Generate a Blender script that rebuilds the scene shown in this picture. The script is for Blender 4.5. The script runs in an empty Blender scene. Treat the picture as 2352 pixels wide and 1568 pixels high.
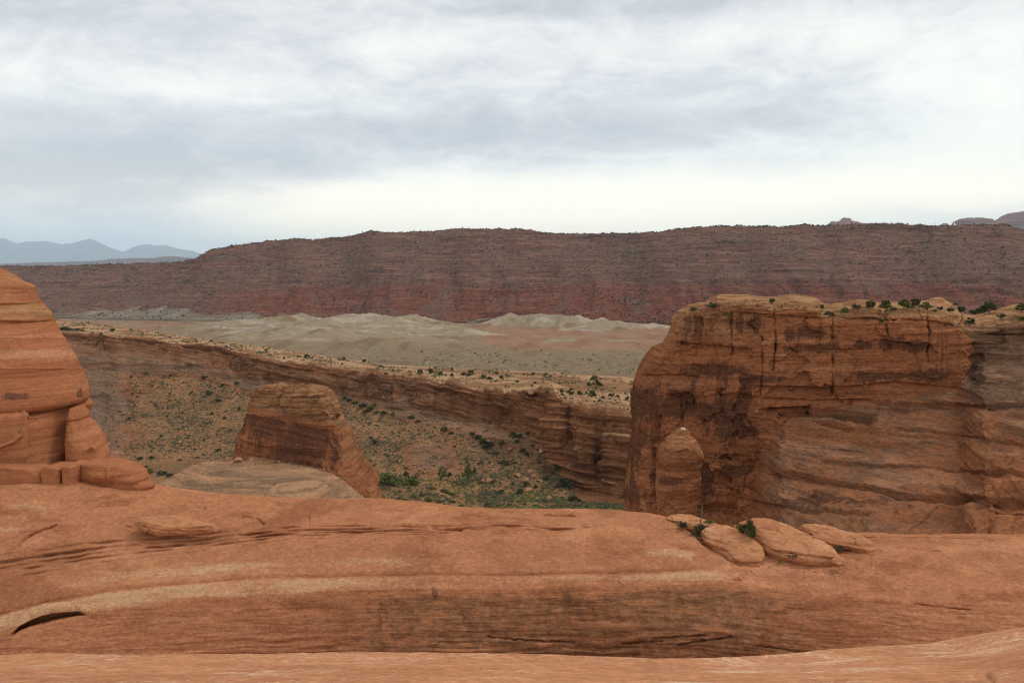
import bpy, math, random
import numpy as np

# ------------------------------------------------------------------ camera, world, sun
SC = bpy.context.scene
COL = SC.collection
F, CX, CY = 1899.5, 1176.0, 784.0            # focal length and centre, in units of a 2352 px wide frame
PITCH = math.radians(3.885)
CP, SP = math.cos(PITCH), math.sin(PITCH)
cam_d = bpy.data.cameras.new("camera")
cam_d.sensor_width = 22.3
cam_d.lens = 22.3 * F / 2352.0
cam_d.clip_start, cam_d.clip_end = 0.1, 300000
cam = bpy.data.objects.new("camera", cam_d)
COL.objects.link(cam)
cam.rotation_euler = (math.pi / 2 - PITCH, 0, 0)
SC.camera = cam
SC.view_settings.view_transform = 'Standard'
SC.view_settings.look = 'None'
SC.view_settings.exposure = 0.08
SC.view_settings.gamma = 1.0
SC.cycles.max_bounces = 5
SC.cycles.diffuse_bounces = 3
SC.cycles.volume_bounces = 2
SC.cycles.use_denoising = True
SC.cycles.denoising_prefilter = 'NONE'
SC.cycles.filter_width = 1.1

SUN_EL, SUN_AZ = 54.0, 80.0                 # degrees; azimuth clockwise from +Y (north = view direction)
sun_d = bpy.data.lights.new("sun", 'SUN')
sun_d.energy = 1.45
sun_d.angle = math.radians(22)
sun_d.color = (1.0, 0.95, 0.88)
sun = bpy.data.objects.new("sun", sun_d)
COL.objects.link(sun)
sun.rotation_euler = (math.radians(90 - SUN_EL), 0, math.radians(180 - SUN_AZ))


class NT:
    """A small node-tree writer."""
    def __init__(self, tree):
        self.t = tree
        self.N, self.L = tree.nodes, tree.links

    def n(self, kind, ins=None, **props):
        nd = self.N.new(kind)
        for k, v in props.items():
            setattr(nd, k, v)
        for k, v in (ins or {}).items():
            self.set(nd.inputs[k], v)
        return nd

    def set(self, sock, v):
        if isinstance(v, bpy.types.NodeSocket):
            self.L.new(v, sock)
        elif isinstance(v, (tuple, list)):
            sock.default_value = tuple(v) + (1.0,) if len(v) == 3 and sock.type == 'RGBA' else v
        else:
            sock.default_value = v

    def m(self, op, a, b=None, c=None, clamp=False):
        nd = self.N.new('ShaderNodeMath')
        nd.operation, nd.use_clamp = op, clamp
        for i, v in enumerate((a, b, c)):
            if v is not None:
                self.set(nd.inputs[i], v)
        return nd.outputs[0]

    def mix(self, f, a, b, blend='MIX'):
        nd = self.N.new('ShaderNodeMix')
        nd.data_type, nd.blend_type, nd.clamp_factor = 'RGBA', blend, True
        self.set(nd.inputs[0], f); self.set(nd.inputs[6], a); self.set(nd.inputs[7], b)
        return nd.outputs[2]

    def noise(self, vec, scale=1.0, detail=4.0, rough=0.55, dist=0.0):
        nd = self.n('ShaderNodeTexNoise', {'Scale': scale, 'Detail': detail, 'Roughness': rough, 'Distortion': dist})
        if vec is not None:
            self.L.new(vec, nd.inputs['Vector'])
        return nd.outputs['Fac']

    def ramp(self, fac, stops, interp='LINEAR'):
        nd = self.N.new('ShaderNodeValToRGB')
        cr = nd.color_ramp
        cr.interpolation = interp
        while len(cr.elements) < len(stops):
            cr.elements.new(0.5)
        for e, (p, c) in zip(cr.elements, stops):
            e.position = p
            e.color = (c, c, c, 1) if isinstance(c, (int, float)) else tuple(c) + (1,)
        self.set(nd.inputs[0], fac)
        return nd.outputs[0]

    def smooth(self, x, lo, hi):
        nd = self.n('ShaderNodeMapRange', {1: lo, 2: hi, 3: 0.0, 4: 1.0}, interpolation_type='SMOOTHSTEP')
        self.set(nd.inputs[0], x)
        return nd.outputs[0]

    def attr(self, name):
        return self.n('ShaderNodeAttribute', attribute_name=name).outputs['Fac']

    def scaled(self, vec, s, rot=(0, 0, 0)):
        nd = self.n('ShaderNodeMapping', {'Rotation': rot, 'Scale': s})
        self.L.new(vec, nd.inputs['Vector'])
        return nd.outputs[0]


# ---- the overcast sky
world = bpy.data.worlds.new("World")
SC.world = world
world.use_nodes = True
W = NT(world.node_tree)
W.N.clear()
gen = W.n('ShaderNodeTexCoord').outputs['Generated']
dirv = W.n('ShaderNodeVectorMath', {0: gen}, operation='NORMALIZE').outputs[0]
sep = W.n('ShaderNodeSeparateXYZ', {0: dirv})
az = W.m('MULTIPLY', W.m('ARCTAN2', sep.outputs[0], sep.outputs[1]), 57.2958)
el = W.m('MULTIPLY', W.m('ARCSINE', sep.outputs[2]), 57.2958)
cv = W.n('ShaderNodeCombineXYZ', {0: az, 1: el, 2: 0.0}).outputs[0]
wn1 = W.n('ShaderNodeTexNoise', {'Scale': 0.10, 'Detail': 5.0, 'Roughness': 0.55})
W.L.new(W.scaled(cv, (0.55, 1.6, 1)), wn1.inputs['Vector'])
wsep = W.n('ShaderNodeSeparateXYZ', {0: wn1.outputs['Color']})
azw = W.m('ADD', az, W.m('MULTIPLY', W.m('SUBTRACT', wsep.outputs[0], 0.5), 16.0))
elw = W.m('ADD', el, W.m('MULTIPLY', W.m('SUBTRACT', wsep.outputs[1], 0.5), 4.2))


def blob(a0, e0, sa, se, amp):
    da = W.m('DIVIDE', W.m('SUBTRACT', azw, a0), sa)
    de = W.m('DIVIDE', W.m('SUBTRACT', elw, e0), se)
    r = W.m('ADD', W.m('MULTIPLY', da, da), W.m('MULTIPLY', de, de))
    return W.m('MULTIPLY', W.m('EXPONENT', W.m('MULTIPLY', r, -1.0)), amp)


D = 0.34
for b in ((-4, 10.3, 15, 1.6, 0.50), (10, 10.8, 9, 1.2, 0.22), (-27, 8.0, 13, 2.8, 0.42), (-26, 5.2, 8, 2.4, 0.46), (-13, 7.6, 6, 1.2, 0.30), (-27, 15.8, 13, 1.7, 0.40),
          (4, 18.4, 14, 0.9, 0.42), (12, 13.4, 13, 1.6, 0.26), (-8, 13.0, 5, 1.0, 0.12), (-18, 12.4, 10, 0.9, -0.20), (8, 5.4, 17, 1.8, -0.62), (-8, 4.2, 13, 2.0, -0.45),
          (30, 8.5, 9, 3.2, -0.34), (28, 14.5, 9, 2.0, -0.22), (-5, 15.4, 8, 1.0, -0.18), (14, 15.9, 8, 0.9, -0.16)):
    D = W.m('ADD', D, blob(*b))
det = W.noise(W.scaled(cv, (0.095, 0.27, 1), (0, 0, 0.16)), 1.0, 10.0, 0.60, 0.9)
det2 = W.noise(W.scaled(cv, (0.38, 0.95, 1), (0, 0, 0.08)), 1.0, 9.0, 0.62, 0.8)
D = W.m('ADD', D, W.m('MULTIPLY', W.m('SUBTRACT', det, 0.5), 1.05))
D = W.m('ADD', D, W.m('MULTIPLY', W.m('SUBTRACT', det2, 0.5), 0.50))
cloud = W.ramp(D, [(0.0, (1.0, 1.0, 0.93)), (0.16, (0.94, 0.945, 0.905)), (0.36, (0.82, 0.825, 0.83)),
                   (0.62, (0.64, 0.65, 0.69)), (0.90, (0.49, 0.51, 0.56))])
cloud = W.mix(W.smooth(el, 9.0, 3.0), cloud, (1.72, 1.51, 1.22), 'MULTIPLY')
cloud = W.mix(W.smooth(el, 24.0, 6.0), cloud, (1.36, 1.33, 1.26), 'MULTIPLY')
# paler and bluer low in the east and west, where the cloud thins over the distant air
low = W.m('MULTIPLY', W.smooth(el, 6.5, 1.5), W.m('ADD', W.smooth(az, -8.0, -26.0), W.m('MULTIPLY', W.smooth(az, 8.0, 24.0), 0.55)))
cloud = W.mix(W.m('MULTIPLY', low, 0.62), cloud, (0.92, 1.18, 1.38))
cloud = W.mix(W.smooth(el, 22.0, 60.0), cloud, (0.86, 0.86, 0.87))
sky = W.n('ShaderNodeTexSky', sky_type='NISHITA', sun_disc=False, sun_elevation=math.radians(SUN_EL),
          sun_rotation=math.radians(SUN_AZ), altitude=1500.0)
bg_c = W.n('ShaderNodeBackground', {'Color': cloud, 'Strength': 1.0})
bg_s = W.n('ShaderNodeBackground', {'Color': sky.outputs[0], 'Strength': 0.1})
ws = W.n('ShaderNodeMixShader', {0: 0.94, 1: bg_s.outputs[0], 2: bg_c.outputs[0]})
wo = W.n('ShaderNodeOutputWorld')
W.L.new(ws.outputs[0], wo.inputs['Surface'])


# ------------------------------------------------------------------ maths helpers
rng = np.random.default_rng(7)
random.seed(7)


def P(u, v, Y):
    """The point at distance Y along the view that stands at frame position (u, v)."""
    x = (np.asarray(u, float) - CX) / F
    zc = -(np.asarray(v, float) - CY) / F
    dy = CP + zc * SP
    dz = zc * CP - SP
    k = np.asarray(Y, float) / dy
    return np.stack(np.broadcast_arrays(x * k, dy * k, dz * k), -1)


def proj(p):
    x, y, z = p[..., 0], p[..., 1], p[..., 2]
    f = y * CP - z * SP
    zc = y * SP + z * CP
    return CX + F * x / f, CY - F * zc / f


def _hash(ix, iy, iz, seed):
    h = (ix.astype(np.uint32) * np.uint32(374761393) + iy.astype(np.uint32) * np.uint32(668265263)
         + iz.astype(np.uint32) * np.uint32(2147483647) + np.uint32(seed * 974711 + 12345))
    h = (h ^ (h >> np.uint32(13))) * np.uint32(1274126177)
    h = (h ^ (h >> np.uint32(16))) * np.uint32(2246822519)
    return h ^ (h >> np.uint32(15))


_G = np.array([(1, 1, 0), (-1, 1, 0), (1, -1, 0), (-1, -1, 0), (1, 0, 1), (-1, 0, 1), (1, 0, -1), (-1, 0, -1),
               (0, 1, 1), (0, -1, 1), (0, 1, -1), (0, -1, -1), (1, 1, 0), (-1, 1, 0), (0, -1, 1), (0, -1, -1)], np.float32)


def pn(p, seed=0):
    """Gradient noise, about -1..1."""
    sh = p.shape[:-1]
    q = p.reshape(-1, 3).astype(np.float64) + 1000.0
    i0 = np.floor(q).astype(np.int64)
    f = (q - i0).astype(np.float32)
    w = f * f * f * (f * (f * 6 - 15) + 10)
    out = np.zeros(len(q), np.float32)
    for dx in (0, 1):
        wx = w[:, 0] if dx else 1 - w[:, 0]
        for dy in (0, 1):
            wy = w[:, 1] if dy else 1 - w[:, 1]
            for dz in (0, 1):
                wz = w[:, 2] if dz else 1 - w[:, 2]
                g = _G[_hash(i0[:, 0] + dx, i0[:, 1] + dy, i0[:, 2] + dz, seed) & np.uint32(15)]
                d = g[:, 0] * (f[:, 0] - dx) + g[:, 1] * (f[:, 1] - dy) + g[:, 2] * (f[:, 2] - dz)
                out += wx * wy * wz * d
    return out.reshape(sh)


def fbm(p, oct=4, seed=0, gain=0.5, ridged=False):
    a, s, tot = 1.0, np.zeros(p.shape[:-1], np.float32), 0.0
    q = p.copy()
    for i in range(oct):
        v = pn(q, seed + i * 17)
        if ridged:
            v = 1 - 2 * np.abs(v)
        s += a * v
        tot += a
        a *= gain
        q = q * 2.03 + 3.7
    return s / tot


def worley(p, seed=0):
    """Nearest and second nearest cell distance, and a random number per cell."""
    sh = p.shape[:-1]
    q = p.reshape(-1, 3) + 500.0
    i0 = np.floor(q).astype(np.int64)
    f1 = np.full(len(q), 9.0); f2 = f1.copy(); cr = np.zeros(len(q))
    for dx in (-1, 0, 1):
        for dy in (-1, 0, 1):
            for dz in (-1, 0, 1):
                c = i0 + (dx, dy, dz)
                h = _hash(c[:, 0], c[:, 1], c[:, 2], seed)
                j = np.stack([(h & np.uint32(1023)) / 1023.0, ((h >> np.uint32(10)) & np.uint32(1023)) / 1023.0,
                              ((h >> np.uint32(20)) & np.uint32(1023)) / 1023.0], -1)
                d = np.sqrt((((c + j) - q) ** 2).sum(-1))
                r = ((h >> np.uint32(5)) & np.uint32(255)) / 255.0
                near = d < f1
                f2 = np.where(near, f1, np.minimum(f2, d))
                cr = np.where(near, r, cr)
                f1 = np.where(near, d, f1)
    return f1.reshape(sh), f2.reshape(sh), cr.reshape(sh)


def sstep(x, a, b):
    t = np.clip((x - a) / (b - a), 0, 1)
    return t * t * (3 - 2 * t)


def gsm(a, s, axis):
    """Gaussian smoothing along an axis, ends held."""
    if s <= 0:
        return a
    r = int(3 * s) + 1
    k = np.exp(-0.5 * (np.arange(-r, r + 1) / s) ** 2)
    k /= k.sum()
    a = np.moveaxis(a, axis, 0)
    pad = np.concatenate([np.repeat(a[:1], r, 0), a, np.repeat(a[-1:], r, 0)], 0)
    out = sum(k[i] * pad[i:i + len(a)] for i in range(2 * r + 1))
    return np.moveaxis(out, 0, axis)


def ipl(x, pts):
    pts = sorted(pts)
    return np.interp(x, [p[0] for p in pts], [p[1] for p in pts])


def seg_dist(u, v, poly):
    d = np.full(u.shape, 1e9)
    for (a, b), (c, e) in zip(poly[:-1], poly[1:]):
        L2 = (c - a) ** 2 + (e - b) ** 2
        t = np.clip(((u - a) * (c - a) + (v - b) * (e - b)) / L2, 0, 1)
        d = np.minimum(d, np.hypot(u - a - t * (c - a), v - b - t * (e - b)))
    return d


def normals(X, wrap=False):
    if wrap:
        du = np.roll(X, -1, 1) - np.roll(X, 1, 1)
    else:
        du = np.gradient(X, axis=1)
    dv = np.gradient(X, axis=0)
    n = np.cross(du, dv)
    n /= np.linalg.norm(n, axis=-1, keepdims=True) + 1e-12
    return n


# ------------------------------------------------------------------ objects
def tag(o, label=None, cat=None, group=None, kind=None):
    if label: o['label'] = label
    if cat: o['category'] = cat
    if group: o['group'] = group
    if kind: o['kind'] = kind
    return o


def empty(name, loc, label, cat, group=None):
    o = bpy.data.objects.new(name, None)
    COL.objects.link(o)
    o.location = [float(c) for c in loc]
    o.empty_display_size = 0.1
    return tag(o, label, cat, group)


def raw_mesh(name, verts, faces, mat, attrs=None, smooth=True):
    """verts n x 3; faces m x 4 (or m x 3)."""
    me = bpy.data.meshes.new(name)
    verts = np.asarray(verts, np.float32); faces = np.asarray(faces, np.int32)
    k = faces.shape[1]
    me.vertices.add(len(verts)); me.vertices.foreach_set('co', verts.ravel())
    me.loops.add(faces.size); me.loops.foreach_set('vertex_index', faces.ravel())
    me.polygons.add(len(faces))
    me.polygons.foreach_set('loop_start', np.arange(0, faces.size, k, dtype=np.int32))
    me.polygons.foreach_set('loop_total', np.full(len(faces), k, np.int32))
    me.polygons.foreach_set('use_smooth', np.full(len(faces), smooth, bool))
    for kx, v in (attrs or {}).items():
        at = me.attributes.new(kx, 'FLOAT', 'POINT')
        at.data.foreach_set('value', np.ascontiguousarray(np.asarray(v, np.float32).ravel()))
    me.update(calc_edges=True)
    me.validate()
    for m in (mat if isinstance(mat, (list, tuple)) else [mat]):
        me.materials.append(m)
    return me


def obj(name, me, parent=None, loc=None):
    o = bpy.data.objects.new(name, me)
    COL.objects.link(o)
    if loc is not None:
        o.location = [float(c) for c in loc]
    if parent is not None:
        o.parent = parent
    return o


def grid_faces(nr, nc, wrap=False, flip=False):
    i = np.arange(nr - 1)[:, None]
    j = np.arange(nc if wrap else nc - 1)[None, :]
    j2 = (j + 1) % nc
    a = i * nc + j; b = i * nc + j2; c = (i + 1) * nc + j2; d = (i + 1) * nc + j
    f = np.stack(np.broadcast_arrays(a, b, c, d), -1).reshape(-1, 4)
    return f[:, ::-1] if flip else f


def grid_obj(name, X, mat, attrs=None, wrap=False, flip=False, parent=None, origin=None):
    """One mesh object from a grid of points; its origin at ORIGIN (its base by default)."""
    if origin is None:
        flat = X.reshape(-1, 3)
        origin = np.array([flat[:, 0].mean(), flat[:, 1].mean(), flat[:, 2].min()])
    base = origin if parent is None else np.array(parent.location)
    me = raw_mesh(name, X.reshape(-1, 3) - base, grid_faces(X.shape[0], X.shape[1], wrap, flip), mat, attrs)
    return obj(name, me, parent, origin if parent is None else None)


def loft(rows, us, counts, smooth_t=2.0, smooth_u=6.0):
    """rows: lists of (u, v, Y). Returns U, V, Y grids and the row parameter T."""
    R = []
    for r in rows:
        r = sorted(r)
        ru = [p[0] for p in r]
        vv = gsm(np.interp(us, ru, [p[1] for p in r]), smooth_u, 0)
        yy = gsm(np.interp(us, ru, [math.log(p[2]) for p in r]), smooth_u, 0)
        R.append((vv, yy))
    T = np.concatenate([k + np.linspace(0, 1, c, endpoint=False) for k, c in enumerate(counts)] + [[len(rows) - 1.0]])
    k = np.minimum(T.astype(int), len(rows) - 2)
    f = (T - k)[:, None]
    Va = np.array([r[0] for r in R]); Ya = np.array([r[1] for r in R])
    V = Va[k] * (1 - f) + Va[k + 1] * f
    Y = Ya[k] * (1 - f) + Ya[k + 1] * f
    V = gsm(V, smooth_t, 0); Y = gsm(Y, smooth_t, 0)
    U = np.broadcast_to(us, V.shape)
    return U, V, np.exp(Y), np.broadcast_to(T[:, None], V.shape)


# ------------------------------------------------------------------ materials
def rock_mat(name, base, cap=(0.5, 0.33, 0.2), gray=(0.22, 0.15, 0.11), soil=(0.48, 0.25, 0.11), varnish=(0.09, 0.045, 0.03),
             pale=(0.66, 0.50, 0.32), size=1.0, strata=(0.15, 0.15, 1.2), dip=(0, 0, 0), bump=0.3, patch=0.5, speck=0.5, rough=0.9, scrubby=(0.13, 0.085, 0.046), grit=0.6):
    """Sandstone: layered base colours, with blotches, lichen speckle, varnish streaks and bleached or sandy zones where the mesh says so.
    SIZE is the size in metres of the finest mottling that shows."""
    m = bpy.data.materials.new(name)
    m.use_nodes = True
    t = NT(m.node_tree)
    t.N.clear()
    pos = t.n('ShaderNodeNewGeometry').outputs['Position']
    k = 1.0 / size
    warp = t.n('ShaderNodeTexNoise', {'Scale': 0.12 * k, 'Detail': 3.0})
    t.L.new(pos, warp.inputs['Vector'])
    off = t.n('ShaderNodeVectorMath', {0: warp.outputs['Color'], 1: (0.5, 0.5, 0.5)}, operation='SUBTRACT').outputs[0]
    off = t.n('ShaderNodeVectorMath', {0: off, 'Scale': 3.0 * size}, operation='SCALE').outputs[0]
    wp = t.n('ShaderNodeVectorMath', {0: pos, 1: off}, operation='ADD').outputs[0]
    st = t.noise(t.scaled(wp, tuple(s * k * 0.35 for s in strata), dip), 1.0, 7.0, 0.62)
    fine = t.noise(t.scaled(pos, (strata[0] * k * 1.2, strata[1] * k * 1.2, strata[2] * k * 1.5), dip), 1.0, 5.0, 0.65)
    big = t.noise(wp, 0.10 * k, 5.0, 0.6)
    mot = t.noise(pos, 0.8 * k, 8.0, 0.7)
    grain = t.noise(pos, 5.0 * k, 5.0, 0.75)
    n = len(base)
    c = t.ramp(t.m('ADD', t.m('MULTIPLY', st, 0.75), t.m('MULTIPLY', fine, 0.25)),
               [(0.405 + 0.19 * i / max(1, n - 1), b) for i, b in enumerate(base)])
    c = t.mix(t.m('MULTIPLY', t.smooth(big, 0.50, 0.66), patch), c, tuple(x * 0.78 for x in base[0]))
    c = t.mix(t.m('MULTIPLY', t.smooth(mot, 0.50, 0.72), patch * 0.7), c, tuple(min(1, x * 1.22) for x in base[-1]))
    gr = t.noise(t.scaled(pos, (1.5 * k, 1.5 * k, 3.0 * k), dip), 1.0, 7.0, 0.80)
    gm = t.ramp(gr, [(0.30, 1 - 0.62 * grit), (0.46, 1 - 0.12 * grit), (0.56, 1 + 0.16 * grit), (0.72, 1 + 0.85 * grit)])
    # weathered grey slickrock
    gz = t.smooth(t.m('ADD', t.m('MULTIPLY', t.attr('gray'), 0.62), t.m('ADD', t.m('MULTIPLY', mot, 0.9), t.m('MULTIPLY', st, 0.7))), 1.0, 1.34)
    gz = t.m('MULTIPLY', gz, t.smooth(t.attr('gray'), 0.0, 0.2))
    gcol = t.ramp(t.m('ADD', t.m('MULTIPLY', st, 0.6), t.m('ADD', t.m('MULTIPLY', fine, 0.3), t.m('MULTIPLY', grain, 0.1))), [(0.42, tuple(x * 0.55 for x in gray)), (0.475, tuple(x * 1.1 for x in gray)), (0.51, tuple(x * 0.72 for x in gray)), (0.545, tuple(x * 1.25 for x in gray)), (0.59, (gray[0] * 1.75, gray[1] * 1.5, gray[2] * 1.25))])
    c = t.mix(gz, c, gcol)
    # bleached tan caps
    cz = t.m('MULTIPLY', t.attr('cap'), t.smooth(t.m('ADD', t.m('MULTIPLY', mot, 0.6), t.m('MULTIPLY', fine, 0.4)), 0.30, 0.58))
    ccol = t.mix(t.smooth(fine, 0.45, 0.54), tuple(x * 0.58 for x in cap), cap)
    c = t.mix(cz, c, ccol)
    # sand and rubble
    so = t.mix(t.smooth(mot, 0.42, 0.62), tuple(x * 0.74 for x in soil), soil)
    so = t.mix(t.m('MULTIPLY', t.smooth(t.m('ADD', t.m('MULTIPLY', big, 0.6), t.m('MULTIPLY', mot, 0.4)), 0.47, 0.57), 0.75), so, scrubby)
    so = t.mix(t.m('MULTIPLY', t.smooth(grain, 0.58, 0.70), 0.5), so, tuple(min(1, x * 1.45) for x in soil))
    sz = t.smooth(t.m('ADD', t.attr('soil'), t.m('MULTIPLY', t.m('SUBTRACT', mot, 0.5), 0.9)), 0.38, 0.62)
    c = t.mix(sz, c, so)
    # desert varnish, running down the faces; also shade painted into some hollows
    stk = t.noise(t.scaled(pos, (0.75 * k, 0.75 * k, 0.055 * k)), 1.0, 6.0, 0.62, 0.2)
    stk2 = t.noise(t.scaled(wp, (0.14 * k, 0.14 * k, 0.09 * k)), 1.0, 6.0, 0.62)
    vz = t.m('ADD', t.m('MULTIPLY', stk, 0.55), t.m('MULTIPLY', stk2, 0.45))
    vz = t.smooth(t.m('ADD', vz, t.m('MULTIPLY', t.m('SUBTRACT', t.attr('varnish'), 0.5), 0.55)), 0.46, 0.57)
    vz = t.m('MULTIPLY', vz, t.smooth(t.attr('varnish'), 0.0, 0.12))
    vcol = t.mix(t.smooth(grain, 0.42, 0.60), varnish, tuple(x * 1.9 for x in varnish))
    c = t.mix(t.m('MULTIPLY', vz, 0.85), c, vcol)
    # lichen: pale grains, thick inside the marked bands and thin elsewhere
    sp = t.noise(t.scaled(pos, (2.2 * k, 2.2 * k, 3.6 * k)), 1.0, 8.0, 0.82)
    pa = t.m('ADD', t.attr('pale'), t.m('MULTIPLY', t.m('SUBTRACT', big, 0.5), 0.35 * speck))
    pz = t.smooth(t.m('ADD', sp, t.m('MULTIPLY', pa, 0.27)), 0.63, 0.71)
    c = t.mix(t.m('ADD', t.m('MULTIPLY', pz, 0.55), t.m('MULTIPLY', t.smooth(pa, 0.25, 0.95), 0.40)), c, pale)
    c = t.mix(1.0, c, gm, 'MULTIPLY')
    pit = t.noise(pos, 2.6 * k, 3.0, 0.7)
    c = t.mix(t.m('MULTIPLY', t.smooth(pit, 0.36, 0.27), 0.45 * grit), c, tuple(x * 0.35 for x in base[0]))
    bs = t.n('ShaderNodeBsdfPrincipled', {'Base Color': c, 'Roughness': rough})
    bs.inputs['Specular IOR Level'].default_value = 0.0
    if bump > 0:
        h = t.m('ADD', t.m('MULTIPLY', mot, 0.9), t.m('MULTIPLY', grain, 0.22))
        h = t.m('ADD', h, t.m('MULTIPLY', fine, 0.9))
        bp = t.n('ShaderNodeBump', {'Strength': bump, 'Distance': 0.55 * size, 'Height': h})
        t.L.new(bp.outputs[0], bs.inputs['Normal'])
    out = t.n('ShaderNodeOutputMaterial')
    t.L.new(bs.outputs[0], out.inputs[0])
    return m


def plain_mat(name, cols, scale=2.0, rough=0.9, bump=0.0):
    m = bpy.data.materials.new(name)
    m.use_nodes = True
    t = NT(m.node_tree)
    t.N.clear()
    pos = t.n('ShaderNodeNewGeometry').outputs['Position']
    ns = t.noise(pos, scale, 5.0, 0.6)
    n = len(cols)
    c = t.ramp(ns, [(0.33 + 0.34 * i / max(1, n - 1), x) for i, x in enumerate(cols)])
    bs = t.n('ShaderNodeBsdfPrincipled', {'Base Color': c, 'Roughness': rough})
    bs.inputs['Specular IOR Level'].default_value = 0.0
    if bump:
        bp = t.n('ShaderNodeBump', {'Strength': bump, 'Distance': 0.1, 'Height': ns})
        t.L.new(bp.outputs[0], bs.inputs['Normal'])
    t.L.new(bs.outputs[0], t.n('ShaderNodeOutputMaterial').inputs[0])
    return m


M_BOWL = rock_mat('bowl_sandstone', [(0.285, 0.112, 0.052), (0.40, 0.168, 0.083), (0.355, 0.147, 0.070), (0.44, 0.195, 0.10)], size=0.35, strata=(0.14, 0.14, 0.7),
                  gray=(0.23, 0.108, 0.056), varnish=(0.115, 0.05, 0.027), bump=0.6, patch=0.5, speck=0.6, pale=(0.47, 0.275, 0.15), grit=0.62)
M_TOWER = rock_mat('tower_sandstone', [(0.27, 0.100, 0.046), (0.35, 0.138, 0.064), (0.31, 0.118, 0.054), (0.39, 0.170, 0.085)], size=0.45,
                   strata=(0.05, 0.05, 1.0), bump=0.35, patch=0.4, speck=0.2, pale=(0.46, 0.25, 0.145), cap=(0.31, 0.18, 0.08), grit=0.45)
M_SLAB = rock_mat('slab_sandstone', [(0.36, 0.15, 0.07), (0.47, 0.22, 0.108), (0.41, 0.18, 0.085), (0.51, 0.25, 0.13)], size=0.25, strata=(0.3, 0.3, 1.6),
                  bump=0.5, patch=0.5, speck=0.2, pale=(0.54, 0.34, 0.2), grit=0.4)
M_BUTTE = rock_mat('butte_sandstone', [(0.21, 0.080, 0.037), (0.31, 0.120, 0.054), (0.255, 0.096, 0.044), (0.36, 0.152, 0.073)], size=1.3,
                   strata=(0.08, 0.08, 0.9), gray=(0.185, 0.104, 0.065), varnish=(0.072, 0.032, 0.019), cap=(0.37, 0.21, 0.105),
                   bump=0.8, patch=0.6, speck=0.9, pale=(0.36, 0.24, 0.15), grit=0.75)
M_CANYON = rock_mat('canyon_sandstone', [(0.165, 0.070, 0.035), (0.265, 0.116, 0.054), (0.215, 0.093, 0.047), (0.31, 0.143, 0.068)], size=2.6,
                    strata=(0.05, 0.05, 1.0), dip=(0.0, 0.10, 0.0), gray=(0.19, 0.118, 0.078), varnish=(0.07, 0.034, 0.021), soil=(0.30, 0.16, 0.078),
                    cap=(0.40, 0.245, 0.135), bump=0.9, patch=0.6, speck=0.4, pale=(0.40, 0.28, 0.18), grit=0.8)
M_KNOB = rock_mat('knob_sandstone', [(0.165, 0.063, 0.029), (0.275, 0.108, 0.048), (0.23, 0.088, 0.039)], size=1.6, strata=(0.06, 0.06, 1.0),
                  gray=(0.17, 0.105, 0.07), varnish=(0.065, 0.027, 0.017), cap=(0.33, 0.175, 0.085), bump=0.8, patch=0.55, speck=0.4,
                  pale=(0.42, 0.29, 0.18), grit=0.75)
M_DOME = rock_mat('dome_sandstone', [(0.215, 0.118, 0.068), (0.29, 0.165, 0.098), (0.34, 0.19, 0.108)], size=1.3, strata=(0.05, 0.05, 0.9),
                  gray=(0.225, 0.134, 0.080), soil=(0.25, 0.135, 0.066), cap=(0.36, 0.205, 0.112), bump=0.6, patch=0.5, speck=0.3,
                  pale=(0.42, 0.29, 0.18), grit=0.6)
M_DISTANT = rock_mat('distant_sandstone', [(0.15, 0.075, 0.055), (0.22, 0.11, 0.08), (0.17, 0.085, 0.065)], size=30, strata=(0.1, 0.1, 0.8),
                     bump=0.4, patch=0.4, speck=0.0)
M_RUBBLE = plain_mat('rubble_stone', [(0.18, 0.09, 0.05), (0.28, 0.155, 0.09), (0.38, 0.23, 0.14)], 0.6, bump=0.3)
M_BLOCK = plain_mat('fallen_block_stone', [(0.22, 0.10, 0.055), (0.34, 0.17, 0.09), (0.40, 0.22, 0.125)], 0.8, bump=0.4)
M_GREYSTONE = plain_mat('grey_stone', [(0.42, 0.34, 0.26), (0.52, 0.43, 0.34)], 2.0)
M_JUNIPER = plain_mat('juniper_foliage', [(0.026, 0.036, 0.012), (0.050, 0.064, 0.020), (0.088, 0.098, 0.034)], 1.3)
M_SAGE = plain_mat('sagebrush_foliage', [(0.045, 0.050, 0.026), (0.075, 0.076, 0.042), (0.12, 0.112, 0.066)], 1.1)
M_GREEN = plain_mat('green_brush_foliage', [(0.050, 0.068, 0.016), (0.092, 0.115, 0.030), (0.14, 0.155, 0.05)], 0.8)
M_DARKBRUSH = plain_mat('dark_brush_foliage', [(0.030, 0.040, 0.022), (0.052, 0.064, 0.036), (0.08, 0.088, 0.052)], 0.05)
M_FARBRUSH = plain_mat('far_scrub_foliage', [(0.014, 0.018, 0.011), (0.026, 0.031, 0.02), (0.04, 0.044, 0.028)], 0.02)
M_BARK = plain_mat('grey_bark', [(0.10, 0.075, 0.055), (0.18, 0.145, 0.115)], 12.0)

# ------------------------------------------------------------------ far country
# the plain that everything stands on
gx = np.linspace(-70000, 70000, 60); gy = np.linspace(-1500, 103000, 60)
GX, GY = np.meshgrid(gx, gy)
GZ = -175 + 5 * fbm(np.stack([GX, GY, 0 * GX], -1) / 6000, 3, 3)
M_PLAIN = plain_mat('plain_soil', [(0.30, 0.17, 0.10), (0.36, 0.24, 0.16)], 0.002)
tag(grid_obj('ground', np.stack([GX, GY, GZ], -1), M_PLAIN), 'broad desert plain that everything else stands on', 'ground', kind='structure')

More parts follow.
